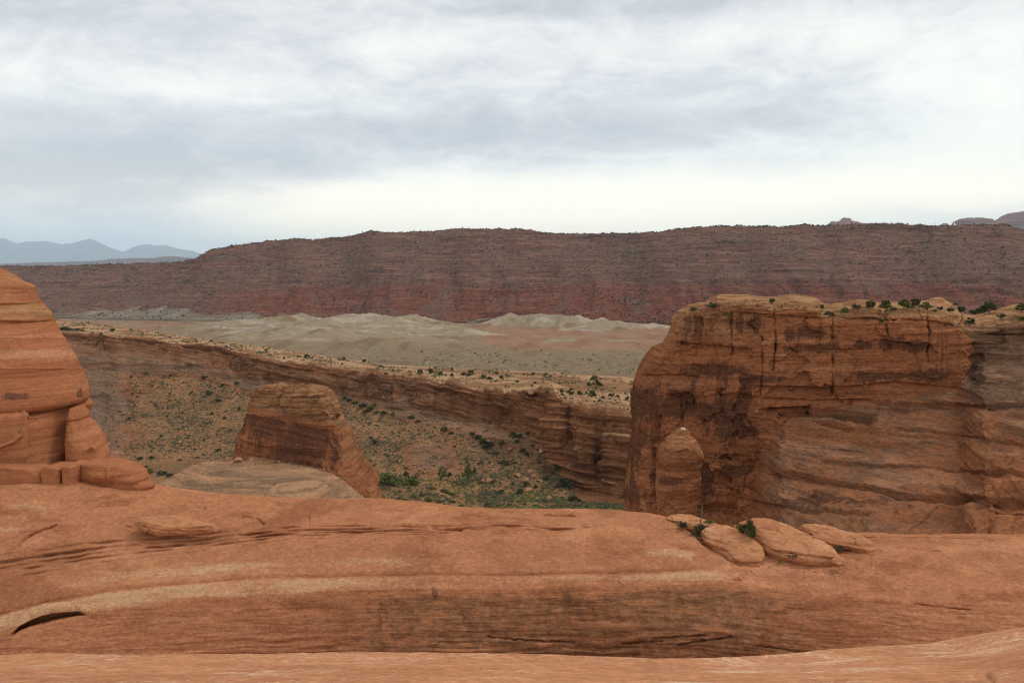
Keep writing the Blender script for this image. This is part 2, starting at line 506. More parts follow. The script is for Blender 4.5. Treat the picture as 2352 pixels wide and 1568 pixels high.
# blue mountains far to the left
mu = np.linspace(-700, 900, 320)
crest = ipl(mu, [(-700, 600), (-500, 560), (-300, 575), (-120, 545), (-60, 562), (0, 548), (20, 547), (35, 555), (48, 559), (62, 555), (110, 553),
                 (130, 557), (148, 561), (175, 557), (195, 552), (213, 547), (235, 557), (262, 570), (288, 578), (300, 572), (322, 563), (345, 561),
                 (365, 564), (383, 563), (415, 571), (450, 577), (468, 584), (560, 606), (700, 625), (900, 640)])
crest = crest + 1.2 * fbm(np.stack([mu / 16, 0 * mu, 0 * mu], -1), 3, 5)
nq = 90
q = np.linspace(0, 1.35, nq)[:, None]
Yq = 54000 + 22000 * q
foot = P(mu, 632 + 0 * mu, 54000)[:, 2]
top = P(mu, crest, 76000)[:, 2]
Xq = (mu - CX) / F * Yq
prof = np.where(q <= 1, 0.35 * q + 0.65 * q ** 2.2, np.maximum(0, 1 - (q - 1) * 2.4))
Zq = foot + (top - foot) * prof
pq = np.stack(np.broadcast_arrays(Xq, Yq, Zq * 0), -1) / 6600
Zq = Zq + (fbm(pq, 5, 11, ridged=True) - 0.2) * 950 * np.clip(q, 0, 1) * np.clip(1 - q, 0, 1) * 2.2
M_MTN = rock_mat('mountain_slopes', [(0.07, 0.085, 0.07), (0.11, 0.115, 0.09), (0.20, 0.175, 0.15)], size=400, strata=(1, 1, 1), bump=0.0, speck=0)
tag(grid_obj('mountains', np.stack(np.broadcast_arrays(Xq, Yq, Zq), -1), M_MTN, flip=True),
    'pale blue mountain range on the far horizon with a pointed peak', 'mountains', kind='structure')

# a long far cliff line in front of the mountains
cu = np.linspace(-700, 760, 380)
ct = ipl(cu, [(-700, 600), (-200, 606), (-40, 607), (60, 604), (150, 601), (240, 598), (260, 594), (300, 593.5), (362, 592), (366, 590), (402, 588), (440, 592),
              (520, 596), (620, 603), (760, 612)]) + 0.5 * fbm(np.stack([cu / 9, 0 * cu, 0 * cu], -1), 3, 9)
rowsY = np.array([23600, 24300, 24420, 24450, 26200, 29500, 33000])
topz = P(cu, ct, 24450)[:, 2]
lowz = P(cu, 0 * cu + 640, 23600)[:, 2]
zz = np.array([lowz, lowz + 0.50 * (topz - lowz), lowz + 0.62 * (topz - lowz), topz, topz * 1.004, topz * 0.9, topz * 0.2])
yy = rowsY[:, None] + 700 * fbm(np.stack([cu / 22, 0 * cu, 0 * cu], -1), 4, 21)[None, :] * np.array([0.6, 1, 1, 1, .5, .2, 0])[:, None]
kk = np.linspace(0, 6, 49); ki = np.minimum(kk.astype(int), 5); kf = (kk - ki)[:, None]
yy = yy[ki] * (1 - kf) + yy[ki + 1] * kf; zz = zz[ki] * (1 - kf) + zz[ki + 1] * kf
tag(grid_obj('distant_cliffs', np.stack([(cu - CX) / F * yy, yy, zz], -1), M_DISTANT, flip=True),
    'low hazy purple cliff line in front of the blue mountains', 'cliffs', kind='structure')


def ring_rock(levels, nphi=90, nt=110, e=3.0, smooth_t=1.5, origin=True):
    """A closed rock from levels (v, left u, right u, Y, half depth), top to bottom. Returns the grid (wraps round)."""
    lv = np.array(levels, float)
    s = np.concatenate([[0], np.cumsum(np.maximum(np.abs(np.diff(lv[:, 0])), 1e-3) + 0.35 * np.abs(np.diff(lv[:, 2])))])
    tt = np.linspace(0, s[-1], nt)
    v, ul, ur, Y, d = (gsm(np.interp(tt, s, lv[:, i]), smooth_t, 0) for i in range(5))
    c = P((ul + ur) / 2, v, Y)
    a = (ur - ul) / 2 / F * Y
    ph = np.linspace(0, 2 * np.pi, nphi, endpoint=False)
    cx = np.sign(np.cos(ph)) * np.abs(np.cos(ph)) ** (2 / e)
    sy = np.sign(np.sin(ph)) * np.abs(np.sin(ph)) ** (2 / e)
    X = np.stack(np.broadcast_arrays(c[:, None, 0] + a[:, None] * cx, c[:, None, 1] + d[:, None] * sy, c[:, None, 2] + 0 * cx), -1)
    capr = X[:1].mean(1, keepdims=True) + (X[:1] - X[:1].mean(1, keepdims=True)) * 0.02
    capb = X[-1:].mean(1, keepdims=True) + (X[-1:] - X[-1:].mean(1, keepdims=True)) * 0.02
    return np.concatenate([capr, X, capb], 0)


def rough(X, amp, size, seed, zs=1.0, wrap=True, oct=4, strata=0.0, sk=1.0, blocks=0.0, bsize=1.0, sign=1.0):
    """Push a grid in and out along its normals: bumps, hard and soft layers, blocky joints."""
    n = normals(X, wrap) * sign
    d = amp * fbm(X / size * (1, 1, zs), oct, seed)
    if strata:
        zc = X[..., 2] + 0.25 / sk * fbm(X / size * 0.6, 2, seed + 5)
        q = np.stack([X[..., 0] * 0.04 * sk, X[..., 1] * 0.04 * sk, zc * sk], -1)
        s = np.tanh(3.0 * fbm(q, 3, seed + 9, 0.6))
        d = d + strata * s
    if blocks:
        f1, f2, cr = worley(X / bsize, seed + 3)
        d = d + blocks * (cr - 0.5) - 0.6 * blocks * (1 - sstep(f2 - f1, 0.0, 0.10))
    return X + n * d[..., None]


# buttes on the right skyline
for (lab, lv, Y, e) in (
        ('small hazy stepped butte with twin knobs on the distant skyline above the right cliff', [(503, 1938, 1952), (508, 1934, 1953), (511, 1930, 1968), (514, 1918, 1990), (519, 1896, 2010), (526, 1880, 2030)], 11500, 3),
        ('tiny hazy knob beside the stepped skyline butte', [(508, 1911, 1917), (512, 1905, 1919), (516, 1901, 1921), (524, 1896, 1925)], 11400, 3),
        ('hazy skyline butte with a notched summit at the right of the small arch', [(499, 2222, 2250), (502, 2214, 2262), (505, 2208, 2272), (508, 2202, 2276), (513, 2203, 2290), (526, 2203, 2300)], 12000, 3),
        ('tiny hazy knob left of the skyline arch', [(513, 2166, 2174), (517, 2160, 2178), (526, 2156, 2182)], 12000, 3),
        ('big rounded hazy rock mass at the right end of the skyline', [(488, 2350, 2460), (491, 2330, 2480), (496, 2312, 2500), (503, 2300, 2520), (512, 2292, 2530), (530, 2286, 2540)], 13000, 2.5)):
    X = ring_rock([(v, a, b, Y, (b - a) / F * Y * 0.4 + 6) for v, a, b in lv], 70, 90, e, 0.6)
    s = (lv[-1][2] - lv[-1][1]) / F * Y
    X = rough(X, 0.05 * s, 0.25 * s, 31 + int(lv[0][1]), 1.0, True, 4, 0.02 * s, 12.0 / s)
    tag(grid_obj('distant_butte', X, M_DISTANT, wrap=True), lab, 'butte', 'distant buttes along the right skyline')
# the little arch: a bent beam with sky under it
ac = np.array([P(u, v, 12000) for u, v in ((2188, 524), (2188.5, 516), (2190, 511.5), (2195, 508.5), (2200, 508), (2205, 509), (2207, 514))])
tk = np.linspace(0, len(ac) - 1, 40); ai = np.minimum(tk.astype(int), len(ac) - 2)
ac = gsm(ac[ai] * (1 - (tk - ai))[:, None] + ac[ai + 1] * (tk - ai)[:, None], 1.5, 0)
tg = np.gradient(ac, axis=0); tg /= np.linalg.norm(tg, axis=1, keepdims=True)
ph = np.linspace(0, 2 * np.pi, 16, endpoint=False)
nn = np.cross(tg, (0, 1, 0))
rad = np.interp(np.linspace(0, 1, 40), [0, .2, .5, .8, 1], [19, 11, 8, 11, 15])
X = ac[:, None] + rad[:, None, None] * (np.cos(ph)[None, :, None] * nn[:, None] + np.sin(ph)[None, :, None] * np.array([0, 1.6, 0]))
tag(grid_obj('rock_arch', rough(X, 2.0, 22, 77), M_DISTANT, wrap=True), 'tiny natural rock arch on the far skyline with sky through its opening', 'arch')

# ---- the long mesa across the valley
NU, NQ = 1150, 330
us = np.linspace(-330, 2700, NU)
sk_v = ipl(us, [(-330, 614), (0, 612), (140, 612), (250, 608), (400, 604), (430, 602), (450, 596), (470, 585), (485, 575), (560, 562), (600, 557), (690, 548),
                (700, 550), (730, 551), (800, 545), (830, 538), (850, 533), (870, 533), (900, 537), (990, 532), (1030, 529), (1060, 527), (1190, 527), (1215, 529),
                (1240, 535), (1280, 538), (1440, 538), (1500, 535), (1540, 529), (1570, 525), (1660, 520), (1800, 522), (1840, 517), (1880, 520), (2000, 516),
                (2060, 516), (2150, 520), (2230, 518), (2300, 517), (2330, 528), (2352, 535), (2450, 545), (2700, 550)])
sk_v = gsm(sk_v, 2, 0)
Yb = ipl(us, [(-330, 3000), (0, 2750), (300, 2500), (700, 2350), (1200, 2300), (1600, 2150), (2000, 2000), (2352, 1900), (2700, 1850)])
Yt = Yb + ipl(us, [(-330, 900), (300, 820), (480, 640), (900, 620), (2700, 600)])
xs = (us - CX) / F
qv = np.concatenate([np.linspace(-0.12, 1.0, NQ - 30), np.linspace(1.004, 1.6, 30)])[:, None]
Yg = Yb + (Yt - Yb) * qv
Xg = xs * Yg
zt = P(us, sk_v, Yt)[:, 2]
zb = -96.0
p0 = np.stack(np.broadcast_arrays(Xg, Yg, 0 * Yg), -1)
# spurs and coves run straight down the slope
cov = 0.0
for (cu_, w_, a_) in ((800, 60, 0.16), (1035, 30, 0.05), (1250, 34, 0.05), (1450, 70, 0.17), (1330, 26, 0.05), (1720, 40, 0.06), (2010, 45, 0.07), (2110, 60, 0.12), (560, 60, 0.08), (300, 80, 0.10), (640, 28, .05),
                      (2280, 40, .07), (1900, 30, .04)):
    cov = cov + a_ * np.exp(-((us + (qv - 0.5) * 60 - cu_) / w_) ** 2)
g1 = fbm(np.stack([Xg / 130 + 0.4 * fbm(p0 / 200, 2, 44), Yg / 1200, 0 * Xg], -1), 4, 41, 0.55, True)
gul = g1 * 0.055 + (g1 - 0.25) * 0.30 * np.exp(-((qv - 0.18) / 0.2) ** 2) + fbm(p0 / 420, 3, 43) * 0.05
qs = qv - (cov * 2.3 - 0.06 + (0.05 - gul)) * np.clip(qv + 0.1, 0, 1) ** 0.6 * np.clip(1.0 - qv, 0, 1) ** 0.45
prof = np.interp(qs, [-0.3, 0.0, 0.12, 0.30, 0.50, 0.74, 0.93, 1.0, 1.6], [-0.02, 0.0, 0.08, 0.25, 0.50, 0.79, 0.965, 1.0, 1.0])
Zg = zb + (zt - zb) * prof
Zg = np.where(qv > 1, zt - (qv - 1) * 60, Zg)
# ledges of hard layers
Hn = (Zg - zb) + 8 * fbm(p0 / 600, 2, 47)
led = 0
for (h, a) in ((78, 7), (92, 5), (104, 9), (120, 5), (136, 7), (150, 4), (168, 8), (185, 5), (204, 7), (222, 6), (240, 7), (255, 6), (52, 4), (30, 3)):
    on = np.clip(0.35 + 1.3 * fbm(np.stack([Xg / 160, Yg / 160, 0 * Xg + h], -1), 3, 51 + h), 0, 1.2)
    led = led + 1.5 * a * on * (np.tanh((Hn - h) / 1.6) - np.tanh((Hn - h) / 14.0)) * 0.5
Zg = Zg + led * np.clip((1.0 - qv) * 12, 0, 1)
Zg = Zg + (fbm(p0 / 30, 4, 57) * 5.5 + fbm(np.stack([Xg / 55, Yg / 260, 0 * Xg], -1), 3, 58, 0.5, True) * 5.0) * np.clip(qv + .1, 0, 1) + np.where(qv > 0.93, 1.3 * fbm(p0 / 8, 2, 59), 0)
Zg[0] -= 90
Xm = np.stack([Xg, Yg, Zg], -1)
hrel = np.clip((Zg - zb), 0, 400)
gullyshade = np.clip(fbm(np.stack([Xg / 90, Yg / 500, 0 * Xg], -1), 4, 63) * 0.9 + 0.4, 0, 1)
edge = hrel + 26 * fbm(p0 / 150, 4, 65) + ipl(us, [(0, 10), (180, 0), (300, -20), (420, -18), (520, -12), (700, 4), (1100, 8), (1250, 4), (1600, 14), (2352, 30)])
a_pale = 1 - sstep(edge, -8, 14)
a_tal_shade = np.clip(0.34 + 2.2 * np.maximum(cov - 0.03, 0) - 0.75 * (g1 - 0.2) * (1 - sstep(hrel, 90, 140)) + 1.0 * fbm(np.stack([Xg / 95, Yg / 420, 0 * Xg], -1), 4, 69) + 0.7 * fbm(p0 / 220, 4, 70), 0, 1) * (1 - sstep(qv, 0.8, 1.0))  # talus; in the coves its darker tone also paints in their shading
a_red = (1 - sstep(hrel + 40 * fbm(p0 / 170, 4, 67), 50, 145)) * ipl(us, [(0, 0.1), (400, 0.2), (620, 0.8), (900, 1.0), (2352, 0.95)])


def mesa_mat():
    m = bpy.data.materials.new('mesa_slopes')
    m.use_nodes = True
    t = NT(m.node_tree); t.N.clear()
    pos = t.n('ShaderNodeNewGeometry').outputs['Position']
    lay = t.noise(t.scaled(pos, (0.0045, 0.0045, 0.080), (0, 0.015, 0)), 1.0, 9.0, 0.70, 0.25)
    mot = t.noise(pos, 0.012, 9.0, 0.68)
    fine = t.noise(pos, 0.09, 5.0, 0.75)
    c = t.ramp(lay, [(0.38, (0.075, 0.040, 0.031)), (0.45, (0.20, 0.099, 0.068)), (0.495, (0.082, 0.037, 0.028)), (0.54, (0.25, 0.132, 0.092)), (0.61, (0.145, 0.067, 0.049))])
    c = t.mix(t.m('MULTIPLY', t.smooth(mot, 0.45, 0.66), 0.7), c, (0.135, 0.098, 0.070))
    rd = t.ramp(lay, [(0.39, (0.115, 0.036, 0.024)), (0.46, (0.225, 0.078, 0.046)), (0.52, (0.115, 0.036, 0.026)), (0.57, (0.25, 0.10, 0.060)), (0.63, (0.16, 0.066, 0.045))])
    rd = t.mix(t.m('MULTIPLY', t.smooth(mot, 0.50, 0.64), 0.75), rd, (0.15, 0.088, 0.060))
    c = t.mix(t.smooth(t.m('ADD', t.attr('red'), t.m('MULTIPLY', t.m('SUBTRACT', mot, 0.5), 1.2)), 0.3, 0.7), c, rd)
    c = t.mix(t.m('MULTIPLY', t.smooth(t.m('ADD', t.attr('talus'), t.m('MULTIPLY', t.m('SUBTRACT', mot, 0.5), 0.9)), 0.38, 0.64), 0.8), c, t.mix(t.smooth(fine, 0.4, 0.6), (0.115, 0.064, 0.046), (0.195, 0.115, 0.083)))
    pl = t.mix(t.smooth(mot, 0.42, 0.60), (0.19, 0.145, 0.10), (0.27, 0.225, 0.17))
    c = t.mix(t.smooth(t.m('ADD', t.attr('pale'), t.m('MULTIPLY', t.m('SUBTRACT', mot, 0.5), 0.6)), 0.35, 0.65), c, pl)
    c = t.mix(t.m('MULTIPLY', t.smooth(fine, 0.56, 0.68), 0.5), c, (0.25, 0.16, 0.115))
    c = t.mix(t.m('MULTIPLY', t.smooth(fine, 0.44, 0.34), 0.6), c, (0.05, 0.040, 0.030))
    bs = t.n('ShaderNodeBsdfPrincipled', {'Base Color': c, 'Roughness': 0.95})
    bs.inputs['Specular IOR Level'].default_value = 0.0
    bp = t.n('ShaderNodeBump', {'Strength': 0.7, 'Distance': 12.0, 'Height': t.m('ADD', fine, t.m('MULTIPLY', lay, 1.5))})
    t.L.new(bp.outputs[0], bs.inputs['Normal'])
    t.L.new(bs.outputs[0], t.n('ShaderNodeOutputMaterial').inputs[0])
    return m


M_MESA = mesa_mat()
tag(grid_obj('mesa', Xm, M_MESA, {'red': a_red, 'pale': a_pale, 'talus': a_tal_shade}, flip=True), 'long brown and red layered mesa across the valley', 'mesa', kind='structure')

# ---- the valley floor with its pale badland mounds
NVU, NVY = 820, 420
vu = np.linspace(-330, 2700, NVU)
vY = np.exp(np.linspace(math.log(620), math.log(3000), NVY))[:, None]
Xv = (vu - CX) / F * vY
Yv = np.broadcast_to(vY, Xv.shape).copy()
pv = np.stack([Xv, Yv, 0 * Xv], -1)
Zv = -106 + (Yv - 1000) * 0.0075 + 2.0 * fbm(pv / 180, 3, 71)
MND = []   # u, foot v, Y, half width m, height m
for (u, Y, w, h) in ((480, 2000, 160, 30), (560, 2150, 150, 36), (640, 2020, 190, 52), (690, 2150, 150, 44), (745, 1750, 190, 42),
                     (800, 1850, 220, 52), (880, 2200, 110, 34), (860, 1900, 230, 54), (920, 1700, 200, 38), (950, 2080, 150, 46), (1010, 1750, 190, 34), (1060, 1600, 150, 20), (770, 1450, 190, 26), (660, 1500, 180, 26),
                     (900, 1420, 190, 22), (1020, 1430, 150, 14), (580, 1650, 180, 34), (480, 1750, 200, 36), (1060, 2080, 80, 15), (1165, 2130, 85, 40), (1210, 2120, 80, 32), (1245, 2080, 95, 40), (1295, 2060, 100, 34),
                     (1330, 2090, 80, 30), (1380, 2030, 90, 25), (1420, 1980, 90, 22), (1460, 1990, 70, 15), (1350, 1930, 120, 16), (1500, 2050, 90, 14), (1120, 1500, 70, 6), (1195, 1690, 90, 5), (1300, 1500, 160, 5),
                     (1420, 1480, 160, 5), (1110, 1190, 190, 13), (960, 1180, 150, 9), (1230, 1220, 120, 6), (330, 1900, 220, 40), (200, 1900, 220, 40)):
    h = h * (0.34 if u < 620 else 0.50 if (u < 1100 and Y > 1650) else 0.75)
    w = w * (0.8 if u > 620 else 1)
    cx_, cy_ = (u - CX) / F * Y, Y
    dx, dy = (Xv - cx_) / w, (Yv - cy_) / (w * 1.5)
    an = np.arctan2(dy, dx)
    r = np.hypot(dx, dy)
    rr = r * (1 + 0.22 * np.sin(an * 5 + u) + 0.12 * np.sin(an * 11 + u * 2.3) * np.clip(r * 2, 0, 1)) + 0.16 * fbm(pv / 60, 3, 80 + int(u) % 37)
    MND.append(h * np.clip(1 - rr, 0, 1) ** 1.3)
mound = np.max(MND, 0)
Zv = Zv + mound + 0.6 * np.sort(np.array(MND), 0)[-2]
Zv = Zv - 7 * sstep(Yv - ipl(vu, [(p, q_) for p, q_ in zip(us[::40], Yb[::40])]), -900, -150)
rill = fbm(np.stack([Xv / 19 + 0.5 * fbm(pv / 70, 2, 82), Yv / 75, 0 * Xv], -1), 4, 83, 0.6, True)
Zv = Zv + rill * np.clip(mound * 0.34, 0, 6.5)
Uv, Vv = proj(np.stack([Xv, Yv, Zv], -1))
v_white = sstep(mound + 3 * fbm(pv / 40, 3, 87), 2.0, 9.0) * ipl(vY, [(1000, 0), (1250, 0.15), (1480, 0.9), (2500, 1)])
v_white = np.maximum(v_white, 0.9 * sstep(mound, 1.0, 4.0) * sstep(Yv, 1400, 1480) * sstep(Xv, 0, 60))
v_red = sstep(Uv + 120 * fbm(pv / 150, 3, 89), 1060, 1160) * sstep(Yv, 1230, 1420) * (1 - v_white)
v_red = np.maximum(v_red, (0.55 + 0.5 * fbm(pv / 120, 4, 90)) * (1 - sstep(Uv, 330, 560)) * sstep(Yv, 1300, 1700))
v_white = v_white * (0.25 + 0.75 * sstep(Uv + 60 * fbm(pv / 150, 3, 93), 330, 600))
v_veg = sstep(1330 - Yv + 120 * fbm(pv / 200, 3, 91), 0, 250)


def valley_mat():
    m = bpy.data.materials.new('valley_soil')
    m.use_nodes = True
    t = NT(m.node_tree); t.N.clear()
    pos = t.n('ShaderNodeNewGeometry').outputs['Position']
    mot = t.noise(pos, 0.010, 8.0, 0.62)
    med = t.noise(t.scaled(pos, (0.022, 0.007, 0.03)), 1.0, 7.0, 0.62)
    fine = t.noise(pos, 0.14, 5.0, 0.72)
    c = t.ramp(med, [(0.38, (0.17, 0.118, 0.07)), (0.52, (0.235, 0.168, 0.105)), (0.62, (0.20, 0.15, 0.10))])
    rd = t.ramp(med, [(0.36, (0.215, 0.115, 0.07)), (0.52, (0.265, 0.15, 0.094)), (0.64, (0.26, 0.175, 0.118))])
    c = t.mix(t.smooth(t.m('ADD', t.attr('red'), t.m('MULTIPLY', t.m('SUBTRACT', mot, 0.5), 0.7)), 0.35, 0.65), c, rd)
    wh = t.ramp(mot, [(0.38, (0.185, 0.130, 0.075)), (0.46, (0.295, 0.225, 0.145)), (0.52, (0.225, 0.178, 0.125)), (0.60, (0.345, 0.275, 0.195))])
    c = t.mix(t.smooth(t.m('ADD', t.attr('white'), t.m('MULTIPLY', t.m('SUBTRACT', med, 0.5), 0.5)), 0.3, 0.7), c, wh)
    vg = t.mix(t.smooth(fine, 0.42, 0.58), (0.12, 0.095, 0.056), (0.235, 0.175, 0.11))
    c = t.mix(t.m('MULTIPLY', t.attr('veg'), t.smooth(med, 0.40, 0.58)), c, vg)
    c = t.mix(t.m('MULTIPLY', t.smooth(fine, 0.56, 0.70), 0.25), c, (0.47, 0.42, 0.34))
    bs = t.n('ShaderNodeBsdfPrincipled', {'Base Color': c, 'Roughness': 0.95})
    bs.inputs['Specular IOR Level'].default_value = 0.0
    bp = t.n('ShaderNodeBump', {'Strength': 0.4, 'Distance': 5.0, 'Height': fine})
    t.L.new(bp.outputs[0], bs.inputs['Normal'])
    t.L.new(bs.outputs[0], t.n('ShaderNodeOutputMaterial').inputs[0])
    return m


tag(grid_obj('valley_floor', np.stack([Xv, Yv, Zv], -1), valley_mat(), {'white': v_white, 'red': v_red, 'veg': v_veg}, flip=True),
    'flat valley floor with pale grey badland mounds and orange flats', 'valley floor', kind='structure')
Xvalley = np.stack([Xv, Yv, Zv], -1)

# ------------------------------------------------------------------ the canyon side in the middle distance
cus = np.linspace(-260, 1640, 1250)
M0 = [(-260, 700, 980), (-60, 715, 940), (60, 728, 900), (105, 733, 880), (200, 742, 860), (330, 762, 830), (500, 785, 790), (650, 805, 760), (750, 820, 740), (880, 838, 720), (1000, 847, 700), (1100, 850, 690), (1250, 856, 680), (1350, 862, 670), (1450, 868, 660), (1640, 878, 640)]
M2 = [(-260, 715, 800), (60, 748, 760), (111, 757, 740), (187, 766, 720), (271, 770, 700), (330, 777, 690), (434, 790, 670), (503, 796, 655), (545, 808, 640), (642, 831, 620), (720, 841, 600), (798, 850, 580), (835, 859, 570), (930, 868, 555), (1012, 877, 540), (1113, 894, 510), (1180, 897, 495), (1226, 897, 484), (1234, 900, 464), (1250, 902, 460), (1304, 921, 455), (1356, 935, 440), (1408, 946, 430), (1443, 950, 425), (1640, 958, 405)]
M3 = [(-260, 750, 790), (60, 775, 748), (111, 786, 730), (187, 796, 710), (271, 802, 690), (330, 812, 680), (434, 822, 660), (503, 836, 642), (545, 860, 629), (642, 878, 609), (720, 890, 589), (798, 904, 569), (835, 914, 559), (930, 925, 543), (1012, 948, 529), (1113, 972, 498), (1190, 985, 481), (1224, 998, 474), (1236, 1042, 452), (1250, 1048, 450), (1304, 1074, 438), (1356, 1095, 427), (1408, 1115, 418), (1443, 1125, 412), (1640, 1135, 395)]
M4 = [(-260, 950, 580), (60, 955, 560), (190, 955, 560), (330, 930, 585), (450, 920, 590), (560, 925, 580), (700, 935, 560), (850, 955, 530), (1000, 995, 500), (1113, 1030, 474), (1200, 1045, 463), (1245, 1065, 452), (1304, 1105, 432), (1360, 1130, 420), (1443, 1148, 408), (1640, 1155, 392)]
M5 = [(-260, 1060, 440), (60, 1058, 440), (230, 1052, 440), (400, 1045, 440), (560, 1055, 435), (700, 1070, 425), (860, 1088, 410), (1000, 1094, 415), (1090, 1105, 420), (1200, 1122, 412), (1320, 1150, 403), (1443, 1158, 400), (1640, 1164, 390)]
M6 = [(-260, 1215, 330), (600, 1210, 330), (1000, 1195, 350), (1443, 1190, 360), (1640, 1190, 360)]
M7 = [(-260, 1500, 200), (600, 1500, 200), (1000, 1480, 215), (1640, 1400, 240)]
def wavy(row, amp, sc, sd, n_=150):
    uu = np.linspace(-260, 1640, n_)
    j = fbm(np.stack([uu / sc, 0 * uu + sd, 0 * uu], -1), 4, sd)
    return list(zip(uu, ipl(uu, [(p[0], p[1]) for p in row]) + amp * j, np.exp(ipl(uu, [(p[0], math.log(p[2])) for p in row])) * (1 + 0.02 * fbm(np.stack([uu / sc, 0 * uu + sd + 9.0, 0 * uu], -1), 3, sd + 3))))


M2, M3, M4 = wavy(M2, 7, 45, 7), wavy(M3, 26, 60, 8), wavy(M4, 24, 90, 9)
Uc, Vc, Yc, Tc = loft([M0, M2, M3, M4, M5, M6, M7], cus, [70, 70, 130, 130, 80, 24], 1.6, 3.0)
# a rounded lip and gentle benches on the sloping slickrock above the cliff
Xc = P(Uc, Vc, Yc)
back = [Xc[0] + np.array([0, d, -dz]) for d, dz in ((260, 34), (140, 16), (60, 6), (20, 1.2))]
Xc = np.concatenate([np.array(back), Xc], 0)
pad = lambda a, v=None: np.concatenate([np.repeat(a[:1] if v is None else np.full_like(a[:1], v), 4, 0), a], 0)
Tc = pad(Tc); Uc = pad(Uc); Vc = pad(Vc)
nC = normals(Xc); nC *= np.sign(-(nC * Xc).sum(-1).mean())
w_top = np.clip(1 - np.abs(Tc - 0.45) / 0.55, 0, 1)
w_cl = sstep(Tc, 0.88, 1.0) * (1 - sstep(Tc, 2.0, 2.15))
w_sl = sstep(Tc, 1.95, 2.2) * (1 - sstep(Tc, 2.9, 3.3))
w_ta = sstep(Tc, 2.6, 3.1) * (1 - sstep(Tc, 3.8, 4.1))
w_fl = sstep(Tc, 3.9, 4.15)
# which parts of the slope are bare layered slab and which are sandy talus
slabby = np.exp(-((Uc - 225) / 95) ** 2) * sstep(Vc, 800, 850) * (1 - sstep(Vc, 1042, 1058))
slabby = np.maximum(slabby, 0.9 * np.exp(-((Uc - 990) / 62) ** 4 - ((Vc - 1050) / 42) ** 4))
slabby = np.maximum(slabby, 0.95 * np.exp(-((Uc - 1390) / 70) ** 4) * sstep(Vc, 1060, 1090))
low = sstep(Vc - ipl(Uc, [(60, 845), (330, 850), (500, 865), (620, 905), (800, 925), (900, 950), (1100, 990), (1250, 1030), (1340, 1150), (1640, 1160)]) + 22 * fbm(Xc / 30, 3, 101) + 40 * fbm(Xc / 75, 3, 102), -12, 22)
talus = np.clip(low * (1 - slabby), 0, 1) * (1 - w_cl * (1 - sstep(Tc, 1.9, 2.1)))
joint = fbm(np.stack([Xc[..., 0] / 16, Xc[..., 1] / 40, Xc[..., 2] / 60], -1), 3, 103, 0.55, True)
cav = fbm(np.stack([Xc[..., 0] / 26, Xc[..., 1] / 60, Xc[..., 2] / 11], -1), 3, 107)
zc = Xc[..., 2] + 0.09 * Xc[..., 0] * (Xc[..., 0] < 0) + 1.2 * fbm(Xc / 25, 3, 109)
lay = np.tanh(2.5 * fbm(np.stack([Xc[..., 0] / 120, Xc[..., 1] / 120, zc / 2.6], -1), 3, 111, 0.62))
f1, f2, cr = worley(Xc / np.array([9.0, 14.0, 6.0]) + 0.6 * np.stack([fbm(Xc / 9, 3, 61), fbm(Xc / 9, 3, 62), fbm(Xc / 7, 3, 64)], -1), 5)
blk = (cr - 0.5) * 1.3
rise = ipl(Uc, [(-260, .7), (500, 1.0), (900, 1.3), (1240, 1.9), (1640, 2.1)])
disp = w_cl * rise * (2.2 * joint + 3.2 * cav + 1.5 * lay + 1.6 * blk - 0.8)
for c_, w_, a_ in ((1272, 38, 3.0), (1340, 34, 2.6), (1412, 42, 3.0), (1180, 46, 2.5), (1136, 26, 2.5), (880, 46, 2.2), (960, 40, 2.2), (600, 34, 2.5), (650, 30, 2.0)):
    disp += w_cl * a_ * (np.clip(1 - np.abs((Uc + 7 * fbm(Xc / 14, 4, 140) - c_) / w_) ** 5, 0, 1) - 0.4) * (np.abs(Uc - c_) < w_ * 1.6)


def hollow_under(pts, h, depth):
    pu = [q[0] for q in pts]
    lv_ = np.interp(Uc, pu, [q[1] for q in pts]) + 5 * fbm(np.stack([Uc / 26, 0 * Uc, 0 * Uc], -1), 3, int(pu[0]) % 83)
    ix = sstep(Uc, pu[0] - 8, pu[0] + 14) * (1 - sstep(Uc, pu[-1] - 14, pu[-1] + 8))
    on_ = np.clip(0.55 + 1.2 * fbm(np.stack([Uc / 40, 0 * Uc + pu[0], 0 * Uc], -1), 3, 141), 0, 1.2)
    return depth * ix * on_ * sstep(Vc - lv_, -1.0, 1.5) * np.exp(-np.clip(Vc - lv_, 0, None) / h) * (Tc > 0.7)


for pts, h, dep in (([(120, 764), (180, 772), (235, 777)], 9, 5), ([(275, 776), (330, 783), (385, 788)], 10, 6), ([(420, 794), (500, 801), (548, 816)], 16, 8), ([(560, 822), (640, 840), (730, 852)], 9, 4), ([(750, 858), (835, 872), (940, 884)], 14, 8),
                    ([(640, 862), (760, 884), (860, 897)], 6, 3), ([(1015, 892), (1060, 902), (1110, 910)], 12, 4), ([(1115, 925), (1170, 940), (1222, 944)], 14, 4), ([(220, 845), (300, 852), (380, 862)], 7, 3.5), ([(190, 985), (260, 990), (330, 994)], 6, 3), ([(930, 1036), (980, 1038), (1035, 1050)], 6, 3), ([(940, 1062), (1000, 1064), (1050, 1072)], 6, 2.5),
                    ([(870, 935), (960, 946), (1040, 962)], 7, 3), ([(460, 870), (560, 890), (640, 905)], 6, 3), ([(1340, 1090), (1400, 1108), (1443, 1120)], 8, 2), ([(330, 1046), (400, 1052), (480, 1058)], 7, 2.5), ([(200, 905), (260, 912), (320, 925)], 6, 2.6)):
    disp -= hollow_under(pts, h, dep)
disp += w_top * (1.8 * lay + 1.1 * fbm(Xc / 22, 4, 113)) * 0.9
